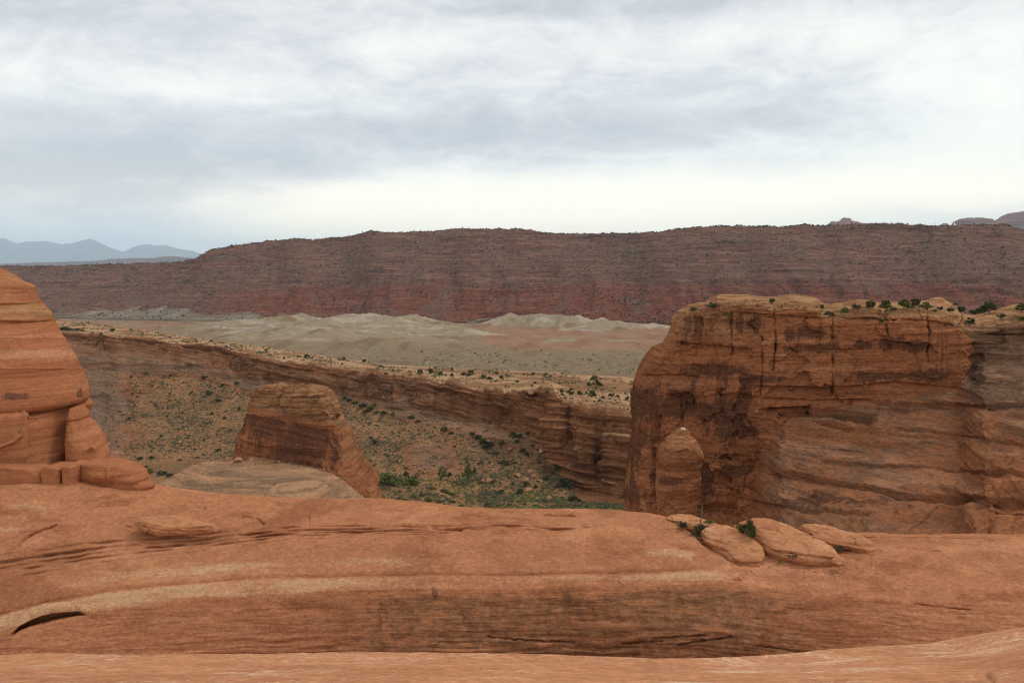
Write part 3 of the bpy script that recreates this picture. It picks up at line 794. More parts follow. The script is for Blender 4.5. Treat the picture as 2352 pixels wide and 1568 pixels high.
disp += (1 - talus) * w_sl * (2.2 * lay + 1.7 * fbm(Xc / 28, 4, 117) + 0.5 * blk)
disp += (1 - talus) * w_ta * (1.9 * lay + 1.0 * fbm(Xc / 20, 4, 119) + 0.5 * blk)
disp += talus * (1 - w_fl) * (2.6 * fbm(np.stack([Xc[..., 0] / 22, Xc[..., 1] / 70, Xc[..., 2] / 70], -1), 3, 121) + 0.7 * fbm(Xc / 5, 3, 123))
disp += w_fl * 0.5 * fbm(Xc / 9, 3, 127)
# little gully where the wash comes down
wash = np.exp(-(seg_dist(Uc, Vc, [(1075, 1040), (1082, 1070), (1092, 1100), (1100, 1118), (1090, 1140), (1100, 1160), (1130, 1175), (1150, 1210)]) / 7.5) ** 2)
disp -= 0.7 * wash * w_fl
for gp in ([(1240, 905), (1236, 960), (1225, 1000)], [(1160, 895), (1155, 940), (1150, 985)], [(1108, 892), (1106, 960)], [(830, 858), (834, 905)], [(1330, 930), (1310, 1000)], [(1385, 945), (1380, 1010), (1370, 1060)]):
    disp -= 3.2 * np.exp(-(seg_dist(Uc, Vc, gp) / 5.0) ** 2) * w_cl
Xc = Xc + nC * disp[..., None]
varn_ao = np.clip(w_cl * (0.16 + 0.5 * fbm(Xc / 14, 4, 131) + 0.7 * fbm(Xc / 60, 3, 132) + 0.25 * sstep(-cav, -0.1, 0.3)), 0, 1)  # varnish stains, plus occlusion painted into the cliff's cavities
varn_ao = np.maximum(varn_ao, 0.45 * slabby * sstep(fbm(np.stack([Xc[..., 0] / 60, Xc[..., 1] / 60, zc / 5], -1), 3, 133), -0.1, 0.3))
a_cap = np.clip(1 - sstep(Tc, 0.94, 1.06), 0, 1)
a_cap = np.maximum(a_cap, 0.7 * w_cl * sstep(lay, 0.3, 0.8) * sstep(Uc, 1200, 1260))
a_gray = np.clip((w_sl + w_ta) * (1 - talus) * 0.80 + 0.45 * w_cl * (1 - sstep(Uc, 1000, 1200)), 0, 1)
a_gray = a_gray * (1 - 0.8 * sstep(Uc, 1190, 1250))
a_soil = np.clip(np.maximum(talus * (0.78 + 0.5 * fbm(Xc / 26, 3, 137)), w_fl * 0.85), 0, 1)
a_soil = np.maximum(a_soil, wash * w_fl)
a_soil = np.maximum(a_soil, 0.75 * (1 - talus) * np.clip(w_sl + w_ta, 0, 1) * sstep(fbm(np.stack([Xc[..., 0] / 26, Xc[..., 1] / 40, Xc[..., 2] / 9], -1), 4, 138), 0.10, 0.34))
redsoil = sstep(Uc, 1240, 1290) * np.exp(-((Tc - 0.30) / 0.13) ** 2)
canyon = tag(grid_obj('canyon_slope', Xc, M_CANYON, {'varnish': varn_ao, 'cap': a_cap * (1 - redsoil), 'gray': a_gray, 'soil': np.maximum(a_soil, redsoil), 'pale': 0 * Tc}, flip=True),
             'far canyon side of tan slickrock, ledges and sandy talus down to a green floor', 'canyon', kind='structure')

# ------------------------------------------------------------------ small butte inside the canyon, on its dome
K = empty('sandstone_fin', P(700, 1160, 275), 'sloping sandstone knob with two pale cap boulders and dark streaked face, standing in the canyon', 'rock knob')
Xk = ring_rock([(907, 600, 742, 276, 8), (913, 586, 760, 276, 11), (921, 580, 768, 276, 12), (930, 577, 770, 276, 13), (940, 576, 769, 275, 13), (950, 574, 775, 275, 14), (972, 567, 785, 275, 15), (991, 561, 795, 275, 16), (1019, 556, 811, 275, 17),
                (1036, 552, 819, 275, 18), (1060, 548, 830, 274, 19), (1090, 545, 853, 274, 20), (1110, 545, 863, 274, 20), (1123, 545, 867, 274, 20), (1150, 545, 874, 274, 21), (1200, 545, 885, 274, 22)], 260, 230, 4.0, 1.2)
Uk, Vk = proj(Xk)
tilt = Vk - (Uk - 570) * 0.22
n_ = normals(Xk, True)
d_ = 0.9 * fbm(Xk / 6, 5, 141) + 0.5 * np.tanh(2.5 * fbm(np.stack([Xk[..., 0] * .03, Xk[..., 1] * .03, (Xk[..., 2] + .2 * Xk[..., 0]) * 0.55], -1), 3, 143))
d_ += 0.7 * fbm(np.stack([Xk[..., 0] / 3.2, Xk[..., 1] / 3.2, Xk[..., 2] / 22], -1), 3, 145, 0.5, True) * sstep(tilt, 935, 955)
d_ -= 1.2 * np.exp(-(seg_dist(Uk, Vk, [(748, 955), (760, 1010), (780, 1060)]) / 7) ** 2)
grayb = 0.7 * np.exp(-((tilt - 926) / 10) ** 2)
Xk2 = Xk + n_ * d_[..., None]
grid_obj('body', Xk2, M_KNOB, {'varnish': np.clip(0.62 * sstep(tilt, 938, 952) * (1 - 0.6 * sstep(Uk, 775, 800) * (1 - sstep(tilt, 1030, 1060))) - 0.2 * sstep(tilt, 1030, 1060), 0, 1), 'gray': grayb,
                               'cap': 0.7 * (1 - sstep(tilt, 905, 925)) + 0.35 * sstep(Uk, 770, 795) * (1 - sstep(Vk, 1040, 1080)), 'pale': 0 * tilt, 'soil': 0 * tilt}, wrap=True, parent=K)
for lv in ([(884.5, 620, 642), (886.5, 608, 650), (890, 600, 655), (900, 590, 658), (912, 584, 660), (924, 582, 660), (936, 582, 655)],
           [(888.5, 670, 715), (890.5, 660, 731), (895, 656, 743), (904, 653, 756), (916, 652, 765), (930, 652, 773), (940, 652, 774), (956, 660, 772)]):
    X = ring_rock([(v, a, b, 270, (b - a) / F * 270 * 0.42 + 1) for v, a, b in lv], 130, 110, 3.6)
    X = rough(X, 0.8, 4, 151 + lv[0][1], 1.0, True, 5, 0.22, 0.8, 0.9, 3.0)
    u_, v_ = proj(X)
    grid_obj('cap_rock', X, M_KNOB, {'cap': 0.95 + 0 * u_, 'varnish': 0.3 * sstep(v_, 900, 915), 'pale': 0 * u_}, wrap=True, parent=K)

dus = np.linspace(330, 890, 420)
dcr = [(330, 1150), (365, 1112), (390, 1097), (417, 1082), (440, 1069), (462, 1061), (507, 1054), (555, 1057), (590, 1066), (660, 1067), (700, 1071), (729, 1078), (760, 1088), (781, 1098), (800, 1110), (817, 1124), (835, 1140), (848, 1152), (890, 1200)]
D0 = [(u, max(v - 60, 1085 - 0.13 * (u - 330)) if 580 < u < 760 else v + 40, 272) for u, v in dcr]
D1 = [(u, (1036 + (u - 560) * 0.21) if 570 < u < 750 else v + 8, 262 if 570 < u < 750 else 262) for u, v in dcr + [(569, 1058), (571, 1050), (748, 1085), (752, 1084)]]
D2 = [(u, v, 252) for u, v in dcr]
D3 = [(u, v + 0.50 * (1175 - v) if v < 1170 else v + 4, 240) for u, v in dcr]
D4 = [(u, max(1185, v + 8), 231) for u, v in dcr]
D5 = [(u, 1260, 222) for u, v in dcr]
Ud, Vd, Yd, Td = loft([D0, D1, D2, D3, D4, D5], dus, [16, 60, 90, 90, 20], 3.0, 3.0)
Xd = P(Ud, Vd, Yd)
nD = normals(Xd); nD *= np.sign(-(nD * Xd).sum(-1).mean())
zd = Xd[..., 2] + 0.16 * Xd[..., 0]
layd = np.tanh(2.2 * fbm(np.stack([Xd[..., 0] / 60, Xd[..., 1] / 60, zd / 1.8], -1), 3, 161, 0.6))
dd = 0.6 * fbm(Xd / 9, 4, 163) + 0.32 * layd * sstep(Td, 2.1, 2.5) + 0.35 * fbm(Xd / 2.5, 3, 165) * (1 - sstep(Td, 1.8, 2.1))
Xd = Xd + nD * dd[..., None]
tal = (1 - sstep(Td, 1.85, 2.0)) * sstep(Ud, 560, 600) * (1 - sstep(Ud, 735, 770))
tag(grid_obj('rock_dome', Xd, M_DOME, {'soil': tal, 'gray': sstep(Td, 2.3, 2.6) * 0.9, 'cap': (1 - sstep(Td, 2.2, 2.45)) * 0.9, 'pale': 0 * Td, 'varnish': 0.25 * sstep(Td, 2.7, 3.0) * sstep(layd, 0, .6)}, flip=True),
    'smooth grey-banded slickrock dome at the foot of the sandstone knob', 'rock dome')
X = ring_rock([(1113, 650, 725, 226, 6), (1117, 632, 738, 226, 9), (1124, 618, 748, 226, 11), (1134, 606, 756, 226, 12), (1146, 600, 764, 226, 13), (1200, 590, 775, 226, 15)], 130, 70, 2.3)
X = rough(X, 0.8, 6, 171, 1.0, True, 4, 0.2, 0.8)
tag(grid_obj('rock_hump', X, M_DOME, {'cap': 1 + 0 * X[..., 0], 'varnish': 0.18 + 0 * X[..., 0]}, wrap=True), 'low rounded tan rock hump in front of the grey-banded dome', 'rock hump')
X = ring_rock([(1113, 840, 852, 268, 3), (1118, 836, 860, 268, 5), (1128, 838, 868, 268, 6), (1145, 842, 876, 268, 7), (1180, 840, 880, 268, 8)], 70, 50, 3)
X = rough(X, 0.6, 4, 177, 1.0, True, 4, 0.2, 0.8)
tag(grid_obj('fallen_block', X, M_KNOB, {'cap': 0.3 + 0 * X[..., 0]}, wrap=True), 'leaning brown rock block at the lower right foot of the sandstone knob', 'rock block')

# ------------------------------------------------------------------ the big cliff on the right
el_pts = [(684, 1585), (701, 1577), (712, 1560), (727, 1545), (745, 1540), (764, 1535), (786, 1521), (796, 1497), (821, 1476), (857, 1460), (880, 1454), (906, 1450), (946, 1448), (970, 1452), (995, 1449), (1019, 1446), (1072, 1440), (1124, 1434), (1173, 1434), (1300, 1430)]
top_pts = [(1430, 712), (1560, 712), (1577, 702), (1600, 697), (1640, 690), (1658, 687), (1690, 684), (1723, 684), (1750, 686), (1776, 691), (1800, 686), (1825, 685), (1850, 687), (1873, 691), (1890, 704), (1910, 722), (1925, 713), (1946, 706),
           (1975, 703), (2007, 704), (2020, 708), (2029, 714), (2040, 708), (2080, 703), (2105, 703), (2124, 708), (2140, 706), (2169, 712), (2195, 722), (2209, 731), (2222, 746), (2250, 740), (2300, 733), (2352, 730), (2450, 726), (2760, 715)]
NS, NB = 1180, 640
s_ = np.linspace(0, 1, NS) ** 1.0
tau = np.concatenate([np.linspace(0, 0.12, 110, endpoint=False), np.linspace(0.12, 1, NB - 110)])[:, None]
u0 = 1434 + s_ * (2760 - 1434)
Vb = np.empty((NB, NS)); Ub = np.empty((NB, NS))
for it in range(4):                                    # rows run from the rim down; the left end follows the outline
    ue = u0 if it == 0 else Ub
    tp = gsm(ipl(ue, top_pts), 1.0, -1)
    Vb = tp + tau * (1300 - tp)
    eL = ipl(Vb, el_pts)
    Ub = eL + s_ * (2760 - eL)
cliffY = ipl(Ub, [(1430, 214), (1500, 204), (1560, 199), (1640, 195), (1760, 191), (2200, 184), (2352, 178), (2760, 160)])
vb = ipl(Ub, [(1430, 1500), (1640, 1240), (1700, 1150), (1750, 1030), (1790, 945), (1900, 925), (2100, 905), (2200, 890), (2260, 800), (2352, 770), (2760, 760)])
kf_ = ipl(Ub, [(1430, 0.02), (1700, 0.05), (1800, 0.10), (2000, 0.125), (2352, 0.115), (2760, 0.10)])
flare = np.maximum(0, Vb - vb)
Ybt = cliffY - flare * kf_ - 0.00012 * flare ** 2
Ybt = Ybt - 0.012 * np.clip(vb - Vb, 0, None) * -1 * 0.35          # slight batter of the upper face
Ybt = Ybt + 7 * sstep(Ub, 2205, 2232) * (1 - sstep(Vb, 820, 900))  # recess beyond the last corner
Ybt = Ybt + 11 * np.exp(-(s_ / 0.020) ** 2)                        # the left end turns away
lip = (1 - tau / 0.05).clip(0, 1) ** 2 * 3.5
Ybt = Ybt + lip
Xb = P(Ub, Vb, Ybt)
nB = normals(Xb); nB *= np.sign(-(nB * Xb).sum(-1).mean())
upper = 1 - sstep(Vb - vb + 16 * fbm(np.stack([Ub / 60, Vb / 30, 0 * Ub], -1), 4, 199), -10, 14)
leftz = 1 - sstep(Ub, 1690, 1790)
below = sstep(Vb, 860, 900) * leftz
rightz = sstep(Ub, 2205, 2240)
db = 1.0 * fbm(Xb / 14, 4, 201)
zb_ = Xb[..., 2] + 0.6 * fbm(Xb / 12, 3, 203) - 0.03 * Xb[..., 0]
layb = np.tanh(2.5 * fbm(np.stack([Xb[..., 0] / 45, Xb[..., 1] / 45, zb_ / 1.5], -1), 3, 205, 0.6))
db += layb * (0.24 * upper + 0.35 * (1 - upper) + 0.45 * (1 - sstep(tau, 0.03, 0.09)) + 0.5 * rightz * (1 - sstep(Vb, 800, 900)))
wb = np.stack([fbm(Xb / 6, 4, 62), fbm(Xb / 6, 4, 63), fbm(Xb / 5, 4, 64)], -1)
f1, f2, cr = worley(Xb / np.array([6.0, 9.0, 7.5]) + 0.9 * wb, 15)
db += (0.5 * upper * leftz + 1.6 * below) * (cr - 0.5) + 0.8 * below * fbm(np.stack([Xb[..., 0] / 3, Xb[..., 1] / 3, Xb[..., 2] / 14], -1), 4, 65, 0.6, True)
db += (0.9 * below + 0.25 * upper) * fbm(np.stack([Xb[..., 0] / 5, Xb[..., 1] / 5, Xb[..., 2] / 8], -1), 4, 207, 0.55)
f1, f2, cr = worley(Xb / np.array([13.0, 14.0, 4.2]) + 0.8 * wb, 25)
db += upper * (1 - leftz * 0.5) * 1.5 * (cr - 0.5) + 0.45 * fbm(Xb / 1.8, 4, 66) + 0.7 * upper * fbm(np.stack([Xb[..., 0] / 4.5, Xb[..., 1] / 6, Xb[..., 2] / 16], -1), 3, 67)
slick = 1 - upper
zs_ = Xb[..., 2] + 0.20 * (Xb[..., 0] - 60) * 0.5 + 1.4 * fbm(Xb / 16, 3, 211)
lays = np.tanh(2.0 * fbm(np.stack([Xb[..., 0] / 70, Xb[..., 1] / 70, zs_ / 3.0], -1), 3, 213, 0.55))
db += slick * (1 - below) * (1.25 * lays + 0.8 * fbm(Xb / np.array([9, 9, 4.0]), 5, 215) + 0.3 * fbm(Xb / 2.2, 3, 217))


def crack(poly, w, depth):
    wob = 3.0 * pn(np.stack([Ub / 14, Vb / 14, 0 * Ub], -1), 71) + 1.5 * pn(np.stack([Ub / 5, Vb / 5, 0 * Ub], -1), 72)
    dpv = depth * np.clip(0.6 + 0.9 * pn(np.stack([Ub / 30, Vb / 22, 0 * Ub], -1), 73), 0.1, 1)
    return 0.75 * dpv * np.exp(-(seg_dist(Ub + wob, Vb, poly) / (0.62 * w)) ** 2)


def ledge(poly, h, depth):
    """A lip: hollow below the line, fading out downwards, so the rock above overhangs."""
    pu = [p[0] for p in poly]
    lv = np.interp(Ub, pu, [p[1] for p in poly]) + 3.0 * fbm(np.stack([Ub / 22, 0 * Ub, 0 * Ub], -1), 3, int(pu[0]) % 91)
    inx = sstep(Ub, pu[0] - 12, pu[0] + 18) * (1 - sstep(Ub, pu[-1] - 18, pu[-1] + 12))
    dv = Vb - lv
    return depth * inx * sstep(dv, -1.2, 1.6) * np.exp(-np.clip(dv, 0, None) / h)


for poly, w, dpt in (([(1606, 712), (1612, 735), (1621, 770)], 3.0, 1.6), ([(1679, 716), (1679, 750), (1682, 785), (1680, 815)], 3.2, 1.8), ([(1777, 692), (1780, 740), (1782, 785), (1776, 850)], 3.0, 2.2),
                     ([(1910, 722), (1914, 800), (1912, 905)], 4.0, 1.8), ([(2029, 713), (2036, 760), (2048, 802)], 3.0, 1.9), ([(2129, 708), (2132, 760), (2134, 830)], 3.2, 2.2), ([(2212, 740), (2222, 765), (2231, 790)], 4.5, 2.4),
                     ([(1748, 775), (1752, 841), (1746, 906)], 3.0, 1.2), ([(1721, 745), (1745, 772), (1760, 795)], 3.0, 1.2), ([(1498, 800), (1524, 815), (1514, 850)], 3.0, 1.5), ([(2153, 1157), (2120, 1190), (2084, 1226)], 2.6, 1.6), ([(1505, 960), (1507, 1100), (1510, 1185)], 7, 3.2),
                     ([(1640, 790), (1652, 850), (1648, 900)], 3, .9), ([(1560, 900), (1566, 980)], 4, 1.2)):
    db -= crack(poly, w, dpt)
for poly, h, dpt in (([(1690, 716), (1780, 722), (1880, 728), (1905, 728)], 8, 0.9), ([(1920, 728), (2030, 730), (2130, 735), (2212, 748)], 8, 0.9), ([(1740, 884), (1900, 890), (2060, 876), (2170, 886)], 12, 0.9), ([(1760, 912), (1880, 918), (2050, 915)], 10, 1.0), ([(1750, 938), (1840, 932), (1930, 936), (2010, 950)], 22, 3.8),
                     ([(1873, 960), (1962, 976)], 8, 1.6), ([(2055, 922), (2200, 926), (2352, 924), (2500, 926)], 10, 1.7), ([(1764, 1086), (1850, 1092), (1925, 1106), (2007, 1109), (2060, 1130), (2200, 1134), (2400, 1138)], 14, 1.9), ([(1885, 1056), (2100, 1066), (2352, 1088), (2500, 1092)], 9, 1.2),
                     ([(2225, 856), (2244, 872)], 12, 1.6), ([(1800, 1012), (1900, 1022), (1990, 1035)], 10, 0.8), ([(2050, 980), (2200, 996), (2352, 1010)], 10, 0.9), ([(1700, 1140), (1780, 1158), (1880, 1172), (2000, 1176)], 10, 1.1), ([(2230, 762), (2300, 766), (2400, 770)], 7, 1.6),
                     ([(1540, 905), (1580, 898), (1600, 910)], 30, 2.6), ([(1640, 905), (1690, 902), (1730, 910)], 14, 1.4), ([(1540, 785), (1640, 792), (1720, 800)], 12, 1.1), ([(1470, 860), (1560, 858), (1620, 868)], 10, .9), ([(1590, 836), (1606, 838)], 10, 1.8), ([(2150, 1110), (2250, 1150), (2400, 1166)], 8, .9)):
    db -= ledge(poly, h, dpt)
gl = [(1850, 765, 60, 26), (1860, 800, 70, 14), (2050, 790, 48, 16), (2095, 795, 36, 14), (1985, 795, 40, 13), (2065, 863, 95, 11), (1640, 850, 60, 16), (1480, 930, 30, 40), (1470, 1020, 26, 60), (1550, 935, 40, 26), (1660, 945, 50, 20),
      (1870, 952, 60, 8), (1720, 990, 40, 14), (1580, 1090, 60, 12), (1450, 1130, 24, 30), (1690, 1080, 30, 16), (1900, 1150, 120, 18), (2080, 938, 55, 12), (1720, 740, 45, 24), (1760, 870, 60, 12), (2000, 730, 60, 8)]
varn = np.zeros_like(Ub)
for (a, b, c, d) in gl:
    varn = np.maximum(varn, np.exp(-((Ub - a) / c) ** 2 - ((Vb - b) / d) ** 2))
varn = np.clip(0.28 * upper + 0.06 * below + 0.18 * slick * (1 - below) + 0.55 * varn + 0.45 * fbm(Xb / 12, 3, 219), 0, 1)
varn = varn * (1 - 0.8 * (1 - sstep(tau, 0.02, 0.05)))
acap = (1 - sstep(tau + 0.008 * fbm(Xb / 4, 3, 221), 0.020, 0.05)) * 0.95
acap = np.maximum(acap, 0.55 * leftz * (1 - sstep(Vb, 745, 800)))
agray = np.clip(0.3 * fbm(Xb / 10, 4, 224) + slick * (1 - below) * (0.62 - 0.35 * sstep(Ub, 2000, 2352) * sstep(Vb, 950, 1100)) + 0.8 * rightz * (1 - sstep(Vb, 880, 940)) + 0.45 * below * sstep(fbm(Xb / 9, 3, 223), 0, 0.3), 0, 1)
Xb2 = Xb + nB * db[..., None]
db = db * (0.25 + 0.75 * sstep(s_, 0.0, 0.03))
Xb2 = Xb + nB * db[..., None]
# top surface going back, then the far side going down
rim = Xb2[0]
wS = sstep(s_, 0.02, 0.09)[:, None]
bk = []
for k, (dy, dz) in enumerate(((1.2, 0.25), (3, 0.4), (6, 0.5), (10, 0.7), (15, 0.9), (22, 1.1), (30, 1.0), (40, 0.4), (50, -1.5), (58, -6), (64, -20), (68, -60))):
    sm = gsm(rim, 3 + 2.0 * k, 0) * wS + rim * (1 - wS)
    tl = 1 - np.exp(-((Ub[0] - ipl(0, el_pts) * 0 - 1560) / 60).clip(0, None))
    r = sm * np.array([1, 0, 1]) + np.array([0, 1, 0]) * rim
    r = r + np.stack([0 * sm[:, 0], dy * (0.35 + 0.65 * tl), dz * tl - (1 - tl) * dy * 0.06 + 0 * sm[:, 0]], -1)
    r[:, 0] = r[:, 0] * r[:, 1] / rim[:, 1]
    r[:, 2] += np.clip((15 - abs(dy - 18)) / 15, 0, 1) * (0.55 * fbm(r / 7, 4, 231) + 1.5 * sstep(Ub[0], 2080, 2160) * (1 - sstep(Ub[0], 2330, 2400)) * (1 if 8 < dy < 45 else 0.3))
    bk.append(r)
Xb3 = np.concatenate([np.array(bk)[::-1], Xb2], 0)
nb = len(bk)
padb = lambda a, v: np.concatenate([np.full((nb, NS), v, float), a], 0)
tag(grid_obj('sandstone_cliff', Xb3, M_BUTTE, {'varnish': padb(varn, 0), 'cap': padb(acap, 1.0), 'gray': padb(agray, 0.2), 'pale': padb(np.clip(0.10 * slick + 0.04, 0, 1) * (1 - below), 0.1), 'soil': padb(0 * varn, 0)}, flip=True),
    'massive orange-brown sandstone cliff with cracked flat rim and varnish streaks, filling the right side', 'cliff', kind=None)

S = empty('rock_spire', P(1558, 1190, 180), 'stubby rounded sandstone spire with a grey stone on its tip, standing against the big cliff', 'rock spire')
X = ring_rock([(987, 1563, 1575, 180, 0.8), (991, 1554, 1578, 180, 1.5), (1003, 1541, 1587, 180, 2.6), (1011, 1531, 1596, 180, 3.4), (1023, 1521, 1604, 180, 4), (1037, 1518, 1611, 180, 4.4), (1052, 1515, 1611, 180, 4.4), (1055, 1517, 1608, 180, 4.2), (1060, 1515, 1609, 180, 4.4), (1084, 1511, 1607, 180, 4.6), (1108, 1505, 1603, 180, 4.8), (1120, 1508, 1601, 180, 4.7),
               (1133, 1514, 1599, 180, 4.5), (1160, 1514, 1597, 180, 4.6), (1185, 1513, 1596, 180, 4.8), (1240, 1508, 1600, 180, 5)], 150, 190, 2.8, 1.2)
X = rough(X, 0.55, 3.2, 241, 1.0, True, 4, 0.10, 1.6, 0.45, 3.2)
us_, vs_ = proj(X)
grid_obj('column', X, M_BUTTE, {'varnish': np.clip(0.15 + 0.55 * np.exp(-((us_ - 1545) / 40) ** 2 - ((vs_ - 1105) / 14) ** 2), 0, 1), 'cap': 0.25 * (1 - sstep(vs_, 1030, 1060)), 'pale': 0 * us_}, wrap=True, parent=S)
X = ring_rock([(981.5, 1565, 1572, 179, 0.35), (984, 1562, 1575, 179, 0.6), (987, 1564, 1576, 179, 0.6), (989, 1567, 1573, 179, 0.4)], 24, 16, 2.2)
grid_obj('capstone', rough(X, 0.1, 0.5, 247), M_GREYSTONE, wrap=True, parent=S)

# ------------------------------------------------------------------ the near slickrock bowl
bu = np.linspace(-420, 2760, 1250)
F0 = [(-420, 1062, 56), (-200, 1062, 56), (0, 1062, 56), (190, 1066, 55), (230, 1085, 53), (270, 1106, 51.5), (350, 1119, 51.2), (450, 1133, 51.5), (560, 1141, 51.5), (640, 1147, 51.5), (760, 1151, 51.5), (870, 1151.5, 51.5), (950, 1157, 51), (1050, 1169, 50.5), (1100, 1173, 50), (1150, 1175, 50), (1300, 1175, 49.5), (1430, 1177, 49), (1500, 1183, 48.5), (1540, 1193, 48), (1600, 1209, 47.5), (1680, 1217, 47.5), (1800, 1222, 47.5), (1950, 1228, 47.5), (2050, 1228, 47.5), (2200, 1230, 47), (2352, 1232, 46.5), (2760, 1238, 45)]
F0b = [(-420, 1108, 48.8), (0, 1108, 48.9), (150, 1106, 49.1), (200, 1112, 49.3), (270, 1122, 49.6), (350, 1128, 50.5)] + [(u, v + 7, y - 0.45) for u, v, y in F0 if u > 400]
F1 = [(-420, 1320, 41.5), (-200, 1305, 42.5), (0, 1288, 43.6), (100, 1272, 44.2), (200, 1258, 44.8), (330, 1245, 45.3), (450, 1234, 45.8), (600, 1220, 46.3), (800, 1210, 46.5), (1000, 1208, 46.5), (1200, 1204, 46.8), (1400, 1206, 46.5), (1500, 1218, 46), (1600, 1240, 45), (1700, 1252, 45), (1900, 1256, 45), (2352, 1262, 44.3), (2760, 1268, 43)]
F2 = [(-420, 1450, 38.2), (-200, 1430, 38.9), (0, 1407, 39.7), (100, 1380, 40.3), (250, 1352, 41), (400, 1338, 41.4), (600, 1324, 41.8), (800, 1318, 42), (1000, 1316, 42), (1200, 1316, 42), (1400, 1312, 42.1), (1550, 1308, 42), (1640, 1304, 42.2), (1690, 1312, 41.9), (1760, 1326, 41.5), (1900, 1340, 41), (2352, 1352, 40.4), (2760, 1360, 39)]
F3 = [(-420, 1500, 37.4), (-200, 1480, 38), (0, 1452, 38.9), (100, 1425, 39.4), (200, 1408, 39.8), (300, 1394, 40.1), (450, 1372, 40.5), (600, 1362, 40.8), (800, 1353, 41), (1000, 1351, 41.1), (1200, 1352, 41.1), (1400, 1344, 41.2), (1550, 1334, 41.3), (1690, 1336, 41.2), (1760, 1350, 40.8), (1900, 1372, 40.2), (2352, 1390, 39.3), (2760, 1400, 38)]
F4 = [(-420, 1530, 37.0), (0, 1495, 38.3), (300, 1462, 39.4), (700, 1440, 40.15), (1000, 1436, 40.35), (1300, 1436, 40.35), (1600, 1440, 40.1), (1900, 1448, 39.2), (2352, 1450, 38.2), (2760, 1455, 37)]
F5 = [(-420, 1590, 36.6), (0, 1560, 37.6), (700, 1535, 39.5), (1300, 1538, 39.7), (1600, 1540, 39.5), (1900, 1540, 38.3), (2352, 1538, 36.8), (2760, 1540, 36)]
F6 = [(-420, 1660, 33), (0, 1650, 33), (1300, 1640, 33), (2760, 1650, 32)]
F7 = [(-420, 1950, 20), (0, 1950, 20), (1300, 1950, 20), (2760, 1950, 20)]
Ua, Va, Ya, Ta = loft([F0, F0b, F1, F2, F3, F4, F5, F6, F7], bu, [14, 78, 90, 50, 70, 60, 24, 12], 3.0, 4.0)
Ta = np.where(Ta < 1, 0, Ta - 1)
Xa = P(Ua, Va, Ya)
bk = [Xa[0] + np.array([0, d, -dz]) for d, dz in ((26, 24), (16, 11), (8, 3.6), (4, 1.15), (2, 0.34), (0.9, 0.08))]
Xa = np.concatenate([np.array(bk), Xa], 0)
nbk = len(bk)
padn = lambda a: np.concatenate([np.repeat(a[:1], nbk, 0), a], 0)
Ua, Va, Ta = padn(Ua), padn(Va), padn(Ta)
nA = normals(Xa); nA *= np.sign(-(nA * Xa).sum(-1).mean())
front = np.ones_like(Ua); front[:nbk] = 0
da = 0.16 * fbm(Xa / 5, 4, 301) + 0.03 * fbm(Xa / 0.8, 4, 303)
# the right flank lies lower than the nose of the dome, beyond a curved edge
edge_d = Ua - ipl(Va, [(1170, 1500), (1183, 1520), (1200, 1548), (1220, 1585), (1250, 1612), (1280, 1648), (1300, 1676), (1312, 1692), (1325, 1698), (1345, 1600), (1360, 1450), (1400, 1200)])
nose = sstep(edge_d, -2, 16) * (1 - sstep(Va, 1322, 1336))
da -= 0.42 * nose * sstep(Va, 1183, 1200) * (1 - sstep(edge_d, 120, 420) * 0.7)
flank = sstep(Ua, 1650, 1850)
# thin broken ledges along the upper line
push = np.zeros_like(Ua)
for (off, w, dpt) in ((-10, 3.5, 0.10), (0, 4.5, 0.17), (9, 3.5, 0.12), (17, 4, 0.08), (28, 3, 0.06)):
    ln = ipl(Ua, [(p[0], p[1]) for p in F1]) + off * ipl(Ua, [(0, 1.4), (500, 1.0), (900, 0.5), (1400, 0.3)]) + 4 * fbm(np.stack([Ua / 70, 0 * Ua + off, 0 * Ua], -1), 3, 307)
    on = np.clip(0.5 + 1.4 * fbm(np.stack([Ua / 110, 0 * Ua + off * 3.1, 0 * Ua], -1), 3, 311), 0, 1) * (1 - sstep(Ua, 1250, 1480))
    dv = Va - ln
    push += (0.058 * dpt) * np.clip(on * 1.3 - 0.25, 0, 1) * np.exp(-((dv - 1.6) / 1.9) ** 2)
    da -= 1.2 * dpt * on * sstep(dv, -0.8, 0.8) * np.exp(-np.clip(dv, 0, None) / (w * 1.6))
# the red groove over the pale band
gv = ipl(Ua, [(p[0], p[1]) for p in F2])
dv = Va - gv
da -= 0.16 * np.exp(-((dv + 1) / 4.0) ** 2) * (1 - sstep(Ua, 1560, 1680))
da += 0.05 * np.exp(-((dv - 16) / 10) ** 2) * (1 - sstep(Ua, 1600, 1700))
# the hollow under the lip at the lower left
lipv = ipl(Ua, [(20, 1462), (45, 1438), (70, 1424), (95, 1413), (120, 1408), (150, 1405), (180, 1403), (192, 1406), (205, 1413)])
inh = sstep(Ua, 22, 52) * (1 - sstep(Ua, 178, 200))
lo = np.clip((Va - lipv) / ipl(Ua, [(20, 6), (50, 10), (100, 20), (150, 13), (195, 6)]), 0, None)
hollow = inh * sstep(Va - lipv, -0.5, 1.5) * np.exp(-(lo / 0.9) ** 4)
da += 0.10 * sstep(Ua, 0, 40) * (1 - sstep(Ua, 180, 230)) * np.exp(-((Va - lipv + 9) / 9) ** 2)
